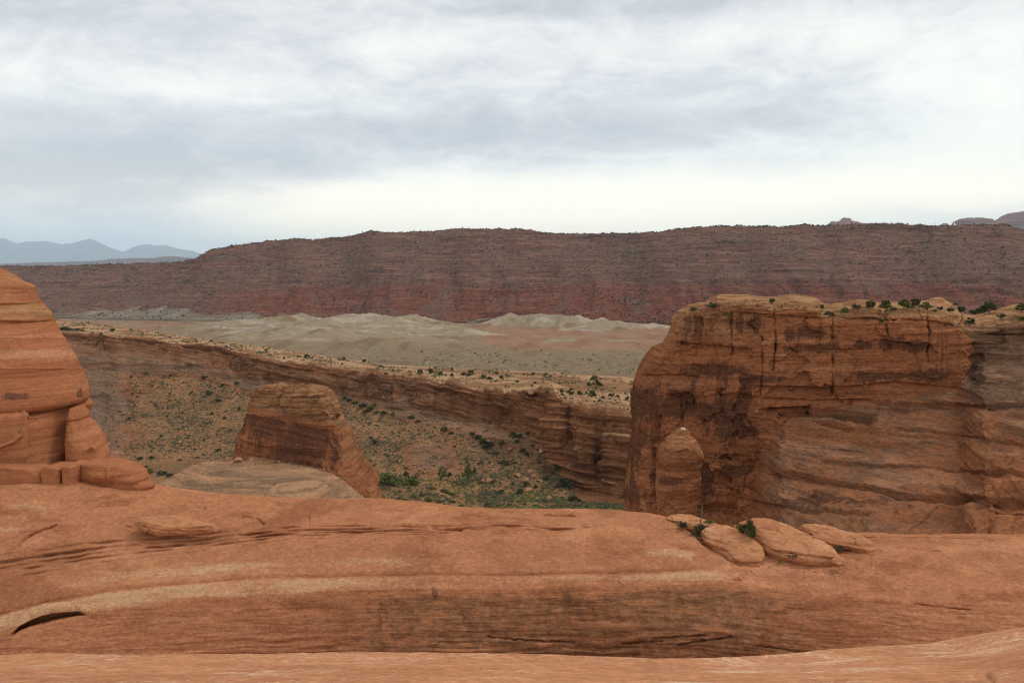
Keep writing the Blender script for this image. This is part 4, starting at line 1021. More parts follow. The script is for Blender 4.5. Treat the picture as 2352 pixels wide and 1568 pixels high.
# short cracks and scars
for poly, w, dpt in (([(48, 1243), (62, 1232), (90, 1218), (128, 1204)], 2.6, 0.22), ([(290, 1205), (300, 1208)], 4, .05), ([(555, 1183), (590, 1186), (606, 1200)], 2.2, 0.12), ([(710, 1182), (712, 1208)], 1.6, 0.06), ([(470, 1165), (380, 1166)], 4, 0.07),
                     ([(905, 1203), (1060, 1210)], 2.2, .09), ([(1250, 1181), (1320, 1184)], 2.4, 0.14), ([(860, 1170), (925, 1172)], 2, .05), ([(1120, 1462), (1210, 1470), (1320, 1474)], 2.2, .10), ([(1560, 1480), (1680, 1462)], 2.2, .12), ([(1500, 1466), (1620, 1458)], 2.2, .1), ([(1430, 1478), (1520, 1472)], 2.5, .1), ([(1740, 1482), (1880, 1500)], 2.4, .08), ([(2060, 1252), (2160, 1262)], 2, .05),
                     ([(2100, 1385), (2230, 1400)], 2, .05), ([(1050, 1180), (1120, 1186)], 2, .04)):
    wob = 2.5 * pn(np.stack([Ua / 12, Va / 12, 0 * Ua], -1), 74)
    push += 0.032 * dpt * np.clip(0.4 + 1.6 * pn(np.stack([Ua / 22, Va / 22, 0 * Ua], -1), 75), 0, 1.2) * np.exp(-(seg_dist(Ua, Va + wob, poly) / (0.5 * w)) ** 2) * front
    da -= 1.7 * dpt * np.exp(-(seg_dist(Ua, Va + wob, poly) / (0.8 * w)) ** 2) * front
# flaking layers low on the concave wall
za = Xa[..., 2] + 0.25 * fbm(Xa / 3, 3, 313)
laya = np.tanh(2.5 * fbm(np.stack([Xa[..., 0] / 7, Xa[..., 1] / 7, za / 0.34], -1), 3, 315, 0.6))
wl = sstep(Ta, 2.9, 3.4) * np.clip(0.35 + 1.2 * fbm(Xa / np.array([6, 6, 2.0]), 3, 317) + 0.5 * sstep(Va, 1440, 1500), 0, 1.3)
da += 0.10 * laya * wl + 0.05 * fbm(Xa / np.array([1.2, 1.2, 0.4]), 3, 319) * sstep(Ta, 2.9, 3.4)
streak = fbm(np.stack([Ua / 170, dv / 6.5 + 0.6 * fbm(np.stack([Ua / 60, dv / 30, 0 * dv], -1), 3, 340), 0 * dv], -1), 4, 341, 0.6)
streak2 = fbm(np.stack([Ua / 260, dv / 26, 0 * dv], -1), 3, 343, 0.6)
da += 0.016 * np.tanh(2 * streak) * sstep(dv, -60, 0)
da += 0.025 * laya * (1 - sstep(Ta, 2, 3)) + 0.05 * fbm(Xa / np.array([2.5, 1.2, .8]), 3, 321) * flank
Xa = Xa + nA * (da * 1.0)[..., None]
push += 0.0018 * np.clip(0.5 + 1.2 * pn(np.stack([Ua / 80, 0 * Ua, 0 * Ua], -1), 76), 0, 1) * np.exp(-((Va - gv + 1) / 3.0) ** 2) * (1 - sstep(Ua, 1560, 1680)) * front
Xa = Xa * (1 + 0.030 * hollow * sstep(lo, 0.0, 0.35) + push * front)[..., None]
w1 = 1 - sstep(Ua, 1640, 1705)
streak0 = fbm(np.stack([Ua / 120, dv / 9, 0 * dv], -1), 4, 345, 0.6)
band = sstep(dv + 5 * streak0, 1, 13) * (1 - sstep(Va - ipl(Ua, [(p[0], p[1]) for p in F3]) + 14 * streak0, -14, 14)) * w1
up = np.exp(-((dv + 26 + 8 * fbm(np.stack([Ua / 90, 0 * Ua, 0 * Ua], -1), 3, 323)) / 15) ** 2) * ipl(Ua, [(0, 0.25), (180, 0.45), (300, .75), (520, 0.9), (640, 0.6), (700, 0.25), (760, 0.55), (930, 0.5), (1000, 0.15), (1060, 0.35), (1200, 0.15), (1450, 0.1)])
pat = 0.9 * np.exp(-(seg_dist(Ua, Va, [(1490, 1268), (1540, 1264), (1585, 1276)]) / 13) ** 2) * sstep(Va - (1250 + (Ua - 1500) * 0.1), -2, 8)
pat = np.maximum(pat, 0.8 * np.exp(-((Ua - 70) / 75) ** 2 - ((Va - 1163) / 18) ** 2))
pat = np.maximum(pat, 0.7 * np.exp(-((Ua - 20) / 45) ** 2 - ((Va - 1215) / 12) ** 2))
pat = np.maximum(pat, 0.5 * np.exp(-((Ua - 360) / 45) ** 2 - ((Va - 1160) / 8) ** 2))
brk = np.clip(0.85 + 0.7 * fbm(Xa / np.array([1.6, 1.0, 0.5]), 4, 325) + 0.5 * fbm(Xa / np.array([5, 2, 1.0]), 3, 326), 0.1, 1.15)
pale = brk * np.clip(np.maximum.reduce([0.95 * band * ipl(Ua, [(0, .85), (300, 0.95), (500, .9), (800, .8), (1000, .45), (1150, .3), (1350, .45), (1500, .85), (1680, .95)]), up, pat]) + 0.12 * sstep(Ta, 2.9, 3.3), 0, 1) * front
pale = np.clip(pale + (0.14 * sstep(streak, 0.05, 0.4) + 0.20 * sstep(streak2, 0.1, 0.4)) * sstep(dv, -70, -10) * (1 - 0.6 * flank) * front, 0, 1)
dark = np.clip(sstep(Ta, 2.85, 3.15) * (0.34 + 0.32 * fbm(Xa / np.array([4, 4, 1.2]), 4, 327)) * ipl(Ua, [(0, .35), (500, .65), (1000, .95), (1500, 1.0), (1800, .75), (2000, .5), (2352, .3)]) + 0.10 * sstep(-streak, 0.0, 0.4) * sstep(dv, 20, 60), 0, 1)  # darkens the lower wall in blotches, most in the middle
dark = np.maximum(dark, 0.52 * np.exp(-(seg_dist(Ua, Va, [(985, 1290), (996, 1330), (1000, 1370), (1022, 1400), (1020, 1440)]) / 15) ** 2))
agr = np.clip(0.35 * sstep(Ta, 1.15, 1.4) * (1 - sstep(Ta, 1.9, 2.05)) * w1 + 0.7 * sstep(Ta, 2.95, 3.3) * ipl(Ua, [(0, .2), (600, .5), (1000, 1), (1700, 1), (2100, .5), (2352, .3)]), 0, 1) * front
bowl = tag(grid_obj('slickrock_ground', Xa, M_BOWL, {'pale': pale, 'varnish': dark * front, 'gray': agr, 'cap': 0 * pale, 'soil': 0 * pale}, flip=True),
           'smooth orange slickrock bowl with a pale curved lichen band', 'ground', kind='structure')

# the near lip of rock at the bottom of the frame
lu = np.linspace(-420, 2760, 640)
L0 = [(-420, 1525, 7.2), (0, 1521, 7.2), (300, 1520, 7.2), (600, 1519, 7.2), (760, 1517, 7.2), (900, 1515, 7.3), (1100, 1517, 7.4), (1400, 1526, 7.5), (1560, 1530, 7.6), (1680, 1529, 7.8), (1750, 1525, 8), (1850, 1517, 8.2), (1950, 1506, 8.5), (2050, 1497, 8.8), (2150, 1492, 9), (2220, 1488, 9.1), (2270, 1478, 9.0), (2352, 1464, 8.9), (2500, 1440, 8.7), (2760, 1400, 8.4)]
L1 = [(u, v + 34 + 0.010 * max(0, u - 1700), y * 0.78) for u, v, y in L0]
L2 = [(u, 1660, 4.0) for u, v, y in L0]
L3 = [(u, 2300, 1.8) for u, v, y in L0]
Ul, Vl, Yl, Tl = loft([L0, L1, L2, L3], lu, [90, 80, 20], 2.5, 5.0)
Xl = P(Ul, Vl, Yl)
f_ = Xl[-1].copy(); f_[:, 1] = -3.5; f_[:, 2] = Xl[-1][:, 2].mean() + 0.1; f_[:, 0] *= 2.5
bk = [Xl[0] + np.array([0, d, -dz]) for d, dz in ((4.2, 9.0), (3.4, 4.5), (2.4, 2.0), (1.5, 0.85), (0.8, 0.30), (0.35, 0.08))]
Xl = np.concatenate([np.array(bk), Xl, f_[None]], 0)
pl_ = lambda a: np.concatenate([np.repeat(a[:1], len(bk), 0), a, a[-1:]], 0)
Ul, Vl, Tl = pl_(Ul), pl_(Vl), pl_(Tl)
nL = normals(Xl); nL *= np.sign(nL[..., 2].mean())
dl = 0.035 * fbm(Xl / 0.9, 4, 331) + 0.008 * fbm(Xl / 0.15, 3, 333)
for poly, w, dpt in (([(1660, 1645), (1690, 1630), (1720, 1628)], 5, .03), ([(2236, 1548), (2262, 1545), (2275, 1552)], 5, .05), ([(2220, 1565), (2280, 1560)], 4, .03)):
    dl -= dpt * np.exp(-(seg_dist(Ul, Vl, poly) / w) ** 2)
Xl = Xl + nL * dl[..., None]
lp = np.clip(0.24 + 0.8 * fbm(Xl / np.array([0.9, 0.45, 0.5]), 3, 335) + 0.25 * np.exp(-((Vl - ipl(Ul, [(p[0], p[1]) for p in L0]) - 8) / 9) ** 2) * sstep(Ul, 1500, 1800), 0, 0.62)
M_LIP = rock_mat('lip_sandstone', [(0.38, 0.165, 0.08), (0.46, 0.215, 0.11), (0.42, 0.185, 0.092)], size=0.16, strata=(0.4, 0.8, 0.8), bump=0.12, patch=0.35, speck=0.5, pale=(0.64, 0.43, 0.28))
tag(grid_obj('slickrock_ledge', Xl, M_LIP, {'pale': lp, 'gray': 0.2 * sstep(Ul, 1900, 2300)}, flip=True), 'near edge of pinkish slickrock along the bottom', 'ground', kind='structure')

# ------------------------------------------------------------------ the tower at the left
Tn = empty('rock_tower', P(60, 1085, 56), 'tall orange banded sandstone tower cut off by the left edge', 'rock tower')
uc = lambda ur: -230 - ur
lv = [(600, -60), (618, -20), (628, 6), (636, 12), (640, 20), (647, 35), (656, 47), (664, 55), (676, 62), (689, 67), (692, 70), (697, 66), (702, 76), (714, 88), (726, 98), (731, 99), (734, 95), (740, 101), (753, 109), (768, 117), (784, 125), (811, 142), (828, 152), (843, 159), (846, 158), (848, 161), (862, 168), (877, 175), (892, 180), (906, 183), (918, 184), (925, 181), (930, 174), (934, 164), (938, 150)]
Xt = ring_rock([(v, uc(r), r, 56, 4.8 * (r + 260) / 440 + 0.8) for v, r in lv], 420, 330, 2.4, 0.8)
Ut, Vt = proj(Xt)
zt_ = Xt[..., 2] + 0.10 * fbm(Xt / 2, 2, 351)
layt = np.tanh(2.0 * fbm(np.stack([Xt[..., 0] / 12, Xt[..., 1] / 12, zt_ / 0.6], -1), 3, 353, 0.6))
soft = 1 - sstep(Vt, 700, 760)
dt = 0.10 * fbm(Xt / 1.8, 4, 355) + layt * (0.016 + 0.085 * soft)
for vv, dpt, wid in ((697, 0.14, 4), (734, 0.20, 3), (846, 0.06, 2.4), (775, 0.05, 3), (660, .08, 3)):
    w_ = Vt - vv - 3 * fbm(np.stack([Ut / 45, 0 * Ut + vv, 0 * Ut], -1), 3, 357)
    dt -= dpt * np.exp(-(w_ / wid) ** 2)
Xt = Xt + normals(Xt, True) * dt[..., None]
zone = Vt + 6 * fbm(Xt / np.array([1.2, 1.2, 3]), 3, 359)
grid_obj('upper_block', Xt, M_TOWER, {'pale': np.clip(0.58 * sstep(zone, 796, 806) * (1 - sstep(zone, 814, 838)), 0, 1), 'cap': np.clip(0.75 * sstep(zone, 690, 704) * (1 - sstep(zone, 726, 740)) + 0.25 * (1 - sstep(zone, 660, 700)), 0, 1),
                                      'varnish': np.clip(0.30 * sstep(zone, 835, 850) * (1 - sstep(zone, 905, 930)) + 0.5 * np.exp(-((Ut - 30) / 40) ** 2 - ((Vt - 912) / 12) ** 2) + 0.6 * np.exp(-((Ut - 182) / 7) ** 2 - ((Vt - 905) / 12) ** 2), 0, 1)}, wrap=True, parent=Tn)
lv = [(926, 150), (931, 168), (938, 173), (960, 177), (980, 178), (1000, 179), (1020, 180), (1040, 182), (1056, 184), (1068, 190), (1085, 200), (1110, 205)]
Xp = ring_rock([(v, uc(r), r, 56, 5.0 * (r + 260) / 440 + 0.7) for v, r in lv], 420, 220, 3.4, 1.0)
Up, Vp = proj(Xp)
dp = 0.14 * fbm(Xp / 2.0, 4, 361) + 0.03 * layt[:1, :1] * 0
dp += 0.03 * np.tanh(2 * fbm(np.stack([Xp[..., 0] / 9, Xp[..., 1] / 9, Xp[..., 2] / 0.5], -1), 3, 363))
dp += 0.32 * sstep(Up, 56 + 0.12 * (1010 - 950), 70) * sstep(Vp, 925, 945) * (1 - sstep(Vp, 1000, 1100) * 0.5)   # the slab right of the vertical crack stands proud
for poly, w, dpt in (([(55, 933), (54, 960), (50, 985), (48, 1000), (30, 1015), (0, 1026)], 3, 0.16), ([(110, 1075), (140, 1062), (152, 1060)], 3, 0.15), ([(0, 1074), (60, 1072), (110, 1066)], 3, 0.12)):
    dp -= dpt * np.exp(-(seg_dist(Up, Vp, poly) / w) ** 2)
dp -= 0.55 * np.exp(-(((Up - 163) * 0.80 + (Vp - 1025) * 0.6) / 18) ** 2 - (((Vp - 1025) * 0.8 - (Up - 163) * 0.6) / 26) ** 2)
Xp = Xp + normals(Xp, True) * dp[..., None]
grid_obj('pedestal', Xp, M_TOWER, {'cap': 0.4 * np.exp(-((Up - 20) / 30) ** 2 - ((Vp - 985) / 20) ** 2), 'varnish': np.clip(0.75 * np.exp(-((Up - 163) / 14) ** 2 - ((Vp - 1026) / 15) ** 2), 0, 1), 'pale': 0.1 * np.exp(-((Up - 120) / 60) ** 2 - ((Vp - 990) / 20) ** 2)}, wrap=True, parent=Tn)  # varnish mask here paints the shade inside the hollow
lv = [(933, 172, 180), (938, 169, 184), (950, 167, 191), (958, 167, 193), (962, 168, 191), (966, 168, 197), (972, 166, 204), (1001, 165, 219), (1020, 166, 226), (1038, 167, 232), (1050, 168, 235), (1058, 169, 235), (1066, 166, 237), (1090, 160, 245)]
Xq_ = ring_rock([(v, a + 3, b, 55.2, (b - a) / F * 54 * 0.75 + 0.7) for v, a, b in lv], 130, 150, 2.6, 1.0)
Xq_ = rough(Xq_, 0.13, 1.1, 371, 1.0, True, 4, 0.03, 2.0)
Uq, Vq = proj(Xq_)
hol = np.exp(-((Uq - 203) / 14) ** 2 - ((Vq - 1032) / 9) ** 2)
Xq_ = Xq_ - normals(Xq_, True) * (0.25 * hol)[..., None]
grid_obj('buttress', Xq_, M_TOWER, {'varnish': np.clip(0.9 * hol, 0, 1)}, wrap=True, parent=Tn)  # shade of the hollow painted dark through the varnish mask
for lab, lv in (('long low orange block under the left tower', [(1070, -110, 96), (1074, -125, 106), (1084, -130, 113), (1098, -130, 116), (1110, -125, 112), (1122, -120, 100)]),
                ('squarish orange block wedged in the row under the left tower', [(1068, 113, 150), (1069.5, 110, 155), (1080, 109, 157), (1095, 112, 158), (1106, 114, 158), (1118, 116, 158)]),
                ('small orange block between the square block and the long nose rock', [(1064, 161, 181), (1065.5, 159, 184), (1078, 159, 185), (1090, 160, 185), (1100, 161, 184), (1112, 162, 184)])):
    X = ring_rock([(v, a, b, 50.0, 1.05) for i, (v, a, b) in enumerate(lv)], 140, 90, 6, 0.7)
    X = rough(X, 0.07, 0.7, 381 + int(lv[0][2]), 1.0, True, 4, 0.02, 2.0)
    tag(grid_obj('rock_block', X, M_TOWER, {'varnish': 0.05 + 0 * X[..., 0]}, wrap=True), lab, 'rock block', 'blocks under the left tower')
lv = [(1058.5, 200, 262), (1061, 190, 285), (1065, 187, 305), (1071, 185, 321), (1079, 184, 329), (1090, 184, 335), (1096, 186, 340), (1100, 188, 338), (1108, 192, 346), (1115, 200, 351), (1121, 210, 350), (1130, 215, 346), (1145, 220, 340)]
X = ring_rock([(v, a, b, 51.0, 1.15) for v, a, b in lv], 220, 130, 2.8, 1.0)
X = rough(X, 0.14, 1.2, 391, 1.0, True, 4, 0.04, 1.8)
u_, v_ = proj(X)
ng = normals(X, True)
X = X - ng * (0.30 * np.exp(-((u_ - 232) / 34) ** 2 - ((v_ - 1093) / 13) ** 2) + 0.2 * np.exp(-((u_ - 300) / 22) ** 2 - ((v_ - 1106) / 8) ** 2) + 0.14 * np.exp(-(seg_dist(u_, v_, [(248, 1078), (256, 1100), (252, 1116)]) / 3) ** 2))[..., None]
tag(grid_obj('rock_block', X, M_TOWER, {'varnish': np.clip(0.35 * sstep(v_, 1080, 1090) * (1 - sstep(u_, 290, 320)), 0, 1)}, wrap=True), 'long nose-shaped orange rock jutting from the foot of the left tower', 'rock block', 'blocks under the left tower')


# ------------------------------------------------------------------ slabs lying on the bowl
def slab(outline, Yc, slope, thick, seed, label, parent=None, name='rock_slab', mat=None, grooves=0.05, up=0.55, shelf=None):
    """A flat pebble-shaped slab: the outline lies on a plane tilted by SLOPE (metres of depth per frame unit of height)."""
    o = np.array(outline, float)
    c = o.mean(0)
    m = 220
    seg = np.concatenate([[0], np.cumsum(np.linalg.norm(np.diff(np.vstack([o, o[:1]]), axis=0), axis=1))])
    tt = np.linspace(0, seg[-1], m, endpoint=False)
    oo = np.vstack([o, o[:1]])
    ring = np.stack([np.interp(tt, seg, oo[:, 0]), np.interp(tt, seg, oo[:, 1])], -1)
    r3 = np.vstack([ring[-20:], ring, ring[:20]])
    ring = gsm(r3, 2.2, 0)[20:-20]
    th = np.linspace(-np.pi / 2, np.pi / 2, 64)
    X = []
    dirn = np.array([0, -0.62, 0.78])
    for a in th:
        r = np.cos(a) ** 0.42 * (1.0 if a > 0 else 0.94 + 0.06 * np.cos(a))
        h = np.sign(np.sin(a)) * np.abs(np.sin(a)) ** 0.9 * thick * (1.15 if a > 0 else 1.0)
        uv = c + (ring - c) * r
        p = P(uv[:, 0], uv[:, 1], Yc - 0.45 - (uv[:, 1] - c[1]) * slope)
        X.append(p + dirn * h)
    X = np.array(X)
    n = normals(X, True)
    u_, v_ = proj(X)
    lz = (X[..., 2] * 1.0 + 0.12 * X[..., 0]) + 0.05 * fbm(X / 0.8, 2, seed + 1)
    w1_, w2_, wc_ = worley(X / np.array([0.9, 0.9, 0.45]) + 0.3 * fbm(X / 0.6, 2, seed + 7)[..., None], seed + 8)
    d = 0.08 * fbm(X / 0.7, 5, seed) + 0.10 * (wc_ - 0.5) + 1.8 * grooves * np.tanh(2.2 * fbm(np.stack([X[..., 0] / 5, X[..., 1] / 5, lz / 0.22], -1), 3, seed + 2, .6))
    if shelf:
        for poly, w, dpt in shelf:
            pu = [q[0] for q in poly]
            lv = np.interp(u_, pu, [q[1] for q in poly])
            inx = sstep(u_, pu[0] - 4, pu[0] + 5) * (1 - sstep(u_, pu[-1] - 5, pu[-1] + 4))
            d -= dpt * inx * sstep(v_ - lv, -1.2, 1.2) * np.exp(-np.clip(v_ - lv, 0, None) / w)
    flipn = -1 if (n * (X - X.mean((0, 1)))).sum(-1).mean() < 0 else 1
    X = X + n * flipn * d[..., None]
    o_ = grid_obj(name, X, mat or M_SLAB, {'pale': 0 * u_, 'gray': 0 * u_}, wrap=True, flip=flipn < 0, parent=parent)
    if parent is None:
        tag(o_, label, 'rock slab', 'slabs lying on the rim of the bowl')
    return o_


slab([(1524, 1193), (1531, 1186), (1556, 1183), (1588, 1186), (1614, 1197), (1640, 1204), (1668, 1216), (1660, 1224), (1620, 1222), (1590, 1219), (1560, 1212), (1545, 1206), (1532, 1200)], 48.2, 0.03, 0.34, 401, 'thin low slab at the rim, hindmost of the leaning slabs, behind the dead-topped bush',
     shelf=[([(1540, 1196), (1600, 1203), (1640, 1212)], 5, .10)])
slab([(1609, 1221), (1629, 1211), (1666, 1213), (1705, 1231), (1734, 1246), (1749, 1262), (1755, 1280), (1753, 1295), (1748, 1307), (1702, 1311), (1671, 1295), (1640, 1272), (1614, 1248)], 45.6, 0.034, 0.55, 411, 'blunt ended leaning slab with a flat broken front edge, next to the dome nose',
     shelf=[([(1684, 1286), (1700, 1290), (1750, 1290)], 14, .20), ([(1625, 1232), (1680, 1252), (1740, 1268)], 5, .08), ([(1614, 1247), (1668, 1262), (1690, 1288)], 16, .12)])
slab([(1683, 1214), (1692, 1203), (1718, 1195), (1760, 1197), (1796, 1210), (1835, 1228), (1874, 1247), (1905, 1262), (1926, 1275), (1944, 1295), (1911, 1301), (1848, 1299), (1817, 1290), (1783, 1282), (1757, 1268), (1733, 1242), (1705, 1228), (1687, 1225)], 45.8, 0.034, 0.62, 421,
     'largest smooth whale-backed slab with a small juniper at its head', shelf=[([(1770, 1262), (1815, 1266), (1880, 1276), (1925, 1281)], 9, .22), ([(1740, 1240), (1775, 1262), (1800, 1270)], 12, .14)], grooves=0.03)
slab([(1834, 1214), (1843, 1208), (1890, 1207), (1926, 1218), (1945, 1226), (1900, 1234), (1866, 1230), (1850, 1222)], 47.0, 0.03, 0.22, 431, 'thin plate of rock behind and above the lens-shaped slab')
slab([(1866, 1232), (1879, 1223), (1926, 1220), (1965, 1227), (1991, 1240), (2012, 1263), (1994, 1272), (1952, 1261), (1900, 1250), (1874, 1241)], 45.9, 0.03, 0.34, 441, 'lens-shaped slab lying furthest from the dome nose, on the right flank')
slab([(1905, 1287), (1918, 1281), (1932, 1288), (1944, 1295), (1925, 1297)], 43.6, 0.03, 0.12, 451, 'small wedge of rock at the toe of the largest slab')
slab([(308, 1203), (322, 1193), (352, 1189), (410, 1188), (450, 1194), (490, 1207), (509, 1216), (490, 1222), (420, 1226), (360, 1226), (338, 1220), (320, 1211)], 46.4, 0.03, 0.40, 461, 'long layered lens of rock lying on the left slope of the bowl',
     shelf=[([(330, 1202), (390, 1212), (470, 1210)], 4, .07)], grooves=0.05)


# ------------------------------------------------------------------ plants
def foliage(nclump, nleaf, leaf, rs, flat=0.8, hole=0.35):
    """Leaf-sized faces gathered in clumps through a crown about 1 m across standing on z = 0."""
    cs = rs.normal(size=(nclump, 3))
    cs /= np.linalg.norm(cs, axis=1, keepdims=True)
    cs *= (hole + (1 - hole) * rs.random((nclump, 1)) ** 0.6) * 0.40
    cs[:, 2] = np.abs(cs[:, 2]) * flat * 1.7 + 0.12
    rad = 0.10 + 0.13 * rs.random(nclump)
    k = rs.integers(0, nclump, nleaf)
    dv = rs.normal(size=(nleaf, 3)); dv /= np.linalg.norm(dv, axis=1, keepdims=True)
    c = cs[k] + dv * (rad[k] * rs.random(nleaf) ** 0.4)[:, None] * (1, 1, 0.8)
    c[:, 2] = np.maximum(c[:, 2], 0.02)
    a = rs.normal(size=(nleaf, 3)); a /= np.linalg.norm(a, axis=1, keepdims=True)
    b = np.cross(a, rs.normal(size=(nleaf, 3))); b /= np.linalg.norm(b, axis=1, keepdims=True)
    s = (leaf * (0.6 + 0.8 * rs.random(nleaf)))[:, None]
    v = np.stack([c - a * s - b * s * .6, c + a * s - b * s * .6, c + a * s * .6 + b * s * .6, c - a * s * .6 + b * s * .6], 1).reshape(-1, 3)
    return v, np.arange(nleaf * 4).reshape(-1, 4), cs


def tube(path, r0, r1, k=7):
    path = np.asarray(path, float)
    tg = np.gradient(path, axis=0); tg /= np.linalg.norm(tg, axis=1, keepdims=True) + 1e-9
    ref = np.where(np.abs(tg[:, :1]) > 0.8, np.array([[0, 1, 0]]), np.array([[1, 0, 0]]))
    a = np.cross(tg, ref); a /= np.linalg.norm(a, axis=1, keepdims=True)
    b = np.cross(tg, a)
    ph = np.linspace(0, 2 * np.pi, k, endpoint=False)
    r = np.linspace(r0, r1, len(path))[:, None, None]
    X = path[:, None] + r * (np.cos(ph)[None, :, None] * a[:, None] + np.sin(ph)[None, :, None] * b[:, None])
    return X.reshape(-1, 3), grid_faces(len(path), k, True)


def join(parts):
    V, Fs, o = [], [], 0
    for v, f in parts:
        V.append(v); Fs.append(f + o); o += len(v)
    return np.vstack(V), np.vstack(Fs)


def trunk(cs, rs, h0=0.22, r=0.035):
    base = np.array([[0, 0, -0.06], [0.02, 0.01, h0 * 0.5], [0.0, 0.02, h0]])
    parts = [tube(base, r, r * 0.75)]
    for c in cs[:: max(1, len(cs) // 6)]:
        mid = (base[-1] + c) / 2 + rs.normal(size=3) * 0.03
        parts.append(tube(np.array([base[-1] - (0, 0, .03), mid, c]), r * 0.6, r * 0.15, 5))
    return join(parts)


KINDS = {}
def plant_meshes(kind, n, mat, nclump, nleaf, leaf, flat, h0, r, hole=0.35):
    out = []
    for i in range(n):
        rs = np.random.default_rng(hash(kind) % 1000 + i * 7 + 5 if False else (sum(map(ord, kind)) + i * 7))
        v, f, cs = foliage(nclump, nleaf, leaf, rs, flat, hole)
        if h0: v = v + (0, 0, h0 * 0.7); cs = cs + (0, 0, h0 * 0.7)
        fm = raw_mesh('crown', v, f, mat, smooth=False)
        tv, tf = trunk(cs, rs, max(h0, 0.1), r)
        out.append((fm, raw_mesh('trunk', tv, tf, M_BARK)))
    KINDS[kind] = out


plant_meshes('juniper', 5, M_JUNIPER, 16, 900, 0.035, 0.85, 0.14, 0.035)
plant_meshes('sage', 4, M_SAGE, 18, 520, 0.040, 0.55, 0.0, 0.02)
plant_meshes('green', 4, M_GREEN, 20, 620, 0.040, 0.60, 0.0, 0.022)
plant_meshes('dark', 4, M_DARKBRUSH, 16, 520, 0.045, 0.60, 0.0, 0.02)
plant_meshes('tall', 3, M_GREEN, 20, 800, 0.034, 1.25, 0.35, 0.03)


def plant(name, kind, p, w, h, label, cat, group, i=0):
    fm, tm = KINDS[kind][i % len(KINDS[kind])]
    r = empty(name, p, label, cat, group)
    r.rotation_euler = (0, 0, random.random() * 6.28)
    r.scale = (w, w, h)
    obj('crown', fm, r); obj('trunk', tm, r)
    return r


def on(X, u, v, ny=1):
    """The point of a surface grid that shows at frame position (u, v)."""
    key = id(X)
    if key not in _PJ:
        _PJ[key] = (X, *proj(X))
    _, U, V = _PJ[key]
    d = (U - u) ** 2 + (V - v) ** 2
    c = np.flatnonzero(d.ravel() < max(6.0, d.min() * 1.5))
    pts = X.reshape(-1, 3)[c]
    return pts[np.argmin(pts[:, 1])]


_PJ = {}
LB = 'shrubs along the rim of the big right cliff'
for i, (u, v, w, kd, lab) in enumerate((
        (1634, 701, 30, 'sage', 'wide grey-green bush at the left end of the right cliff rim'), (1775, 692, 17, 'juniper', 'single small round juniper at the crack on top of the right cliff'), (1888, 706, 15, 'juniper', 'small juniper on the step down of the cliff rim'),
        (1904, 718, 22, 'sage', 'grey bush in the notch of the cliff rim'), (1938, 712, 22, 'green', 'pale green bush right of the rim notch'), (1966, 705, 26, 'sage', 'sparse grey brush behind the middle rim block'),
        (2000, 704, 28, 'juniper', 'dark juniper behind the middle rim block'), (2035, 709, 30, 'juniper', 'broad juniper at the crack of the rim'), (2052, 707, 18, 'sage', 'low grey bush right of the broad juniper'), (2075, 704, 30, 'juniper', 'dense juniper in the middle of the rim row'), (2088, 703, 24, 'green', 'bright bush beside the dense juniper'),
        (2102, 702, 28, 'juniper', 'juniper of the rim row left of the tallest one'), (2128, 705, 34, 'green', 'tallest and lightest green shrub of the rim row'), (2161, 708, 18, 'sage', 'grey bush right of the tallest rim shrub'), (2182, 712, 26, 'sage', 'grey sage clump above the stepped rim corner'), (2193, 699, 14, 'sage', 'small bush on the low back ledge'),
        (2207, 718, 22, 'juniper', 'dark shrub above the cliff corner'), (2216, 725, 18, 'green', 'green bush right above the cliff corner'), (2234, 720, 26, 'sage', 'grey bush behind the cliff corner'), (2254, 724, 30, 'juniper', 'dark low juniper beyond the cliff corner'), (2270, 716, 34, 'juniper', 'large spreading juniper beyond the cliff corner'),
        (2300, 726, 24, 'sage', 'grey low brush beyond the large juniper'), (2343, 713, 28, 'juniper', 'green juniper at the right edge of the rim'), (2228, 744, 26, 'juniper', 'juniper hanging at the corner of the cliff'), (2288, 766, 12, 'sage', 'tiny grey bush on the layered wall right of the corner'),
        (2026, 734, 18, 'green', 'small green bush growing in a crack of the cliff face'), (1666, 721, 14, 'green', 'tiny green bush on the upper left ledges of the cliff'), (1594, 708, 18, 'sage', 'flat grey bush at the far left ledge of the rim'), (2148, 712, 16, 'sage', 'low grey bush on the rim behind the last block'), (2350, 730, 22, 'green', 'low green bush in front of the right edge juniper'))):
    p = on(Xb3, u, v + 3)
    m = w / F * p[1]
    plant('juniper_shrub' if kd == 'juniper' else 'desert_shrub', kd, p, m * 1.05, m * (0.95 if kd == 'juniper' else 0.8), lab, 'shrub', LB, i)

# plants among the near slabs
def near(u, v, w, h, kd, label, Y, i=0, X=Xa):
    p = on(X, u, v)
    p = P(u, v, min(p[1], Y))
    m = p[1] / F
    return plant('juniper_shrub' if kd == 'juniper' else 'desert_shrub', kd, p + np.array([0, -0.15, 0]), 1.25 * w * m, 1.25 * h * m, label, 'shrub', 'shrubs among the near slabs', i)


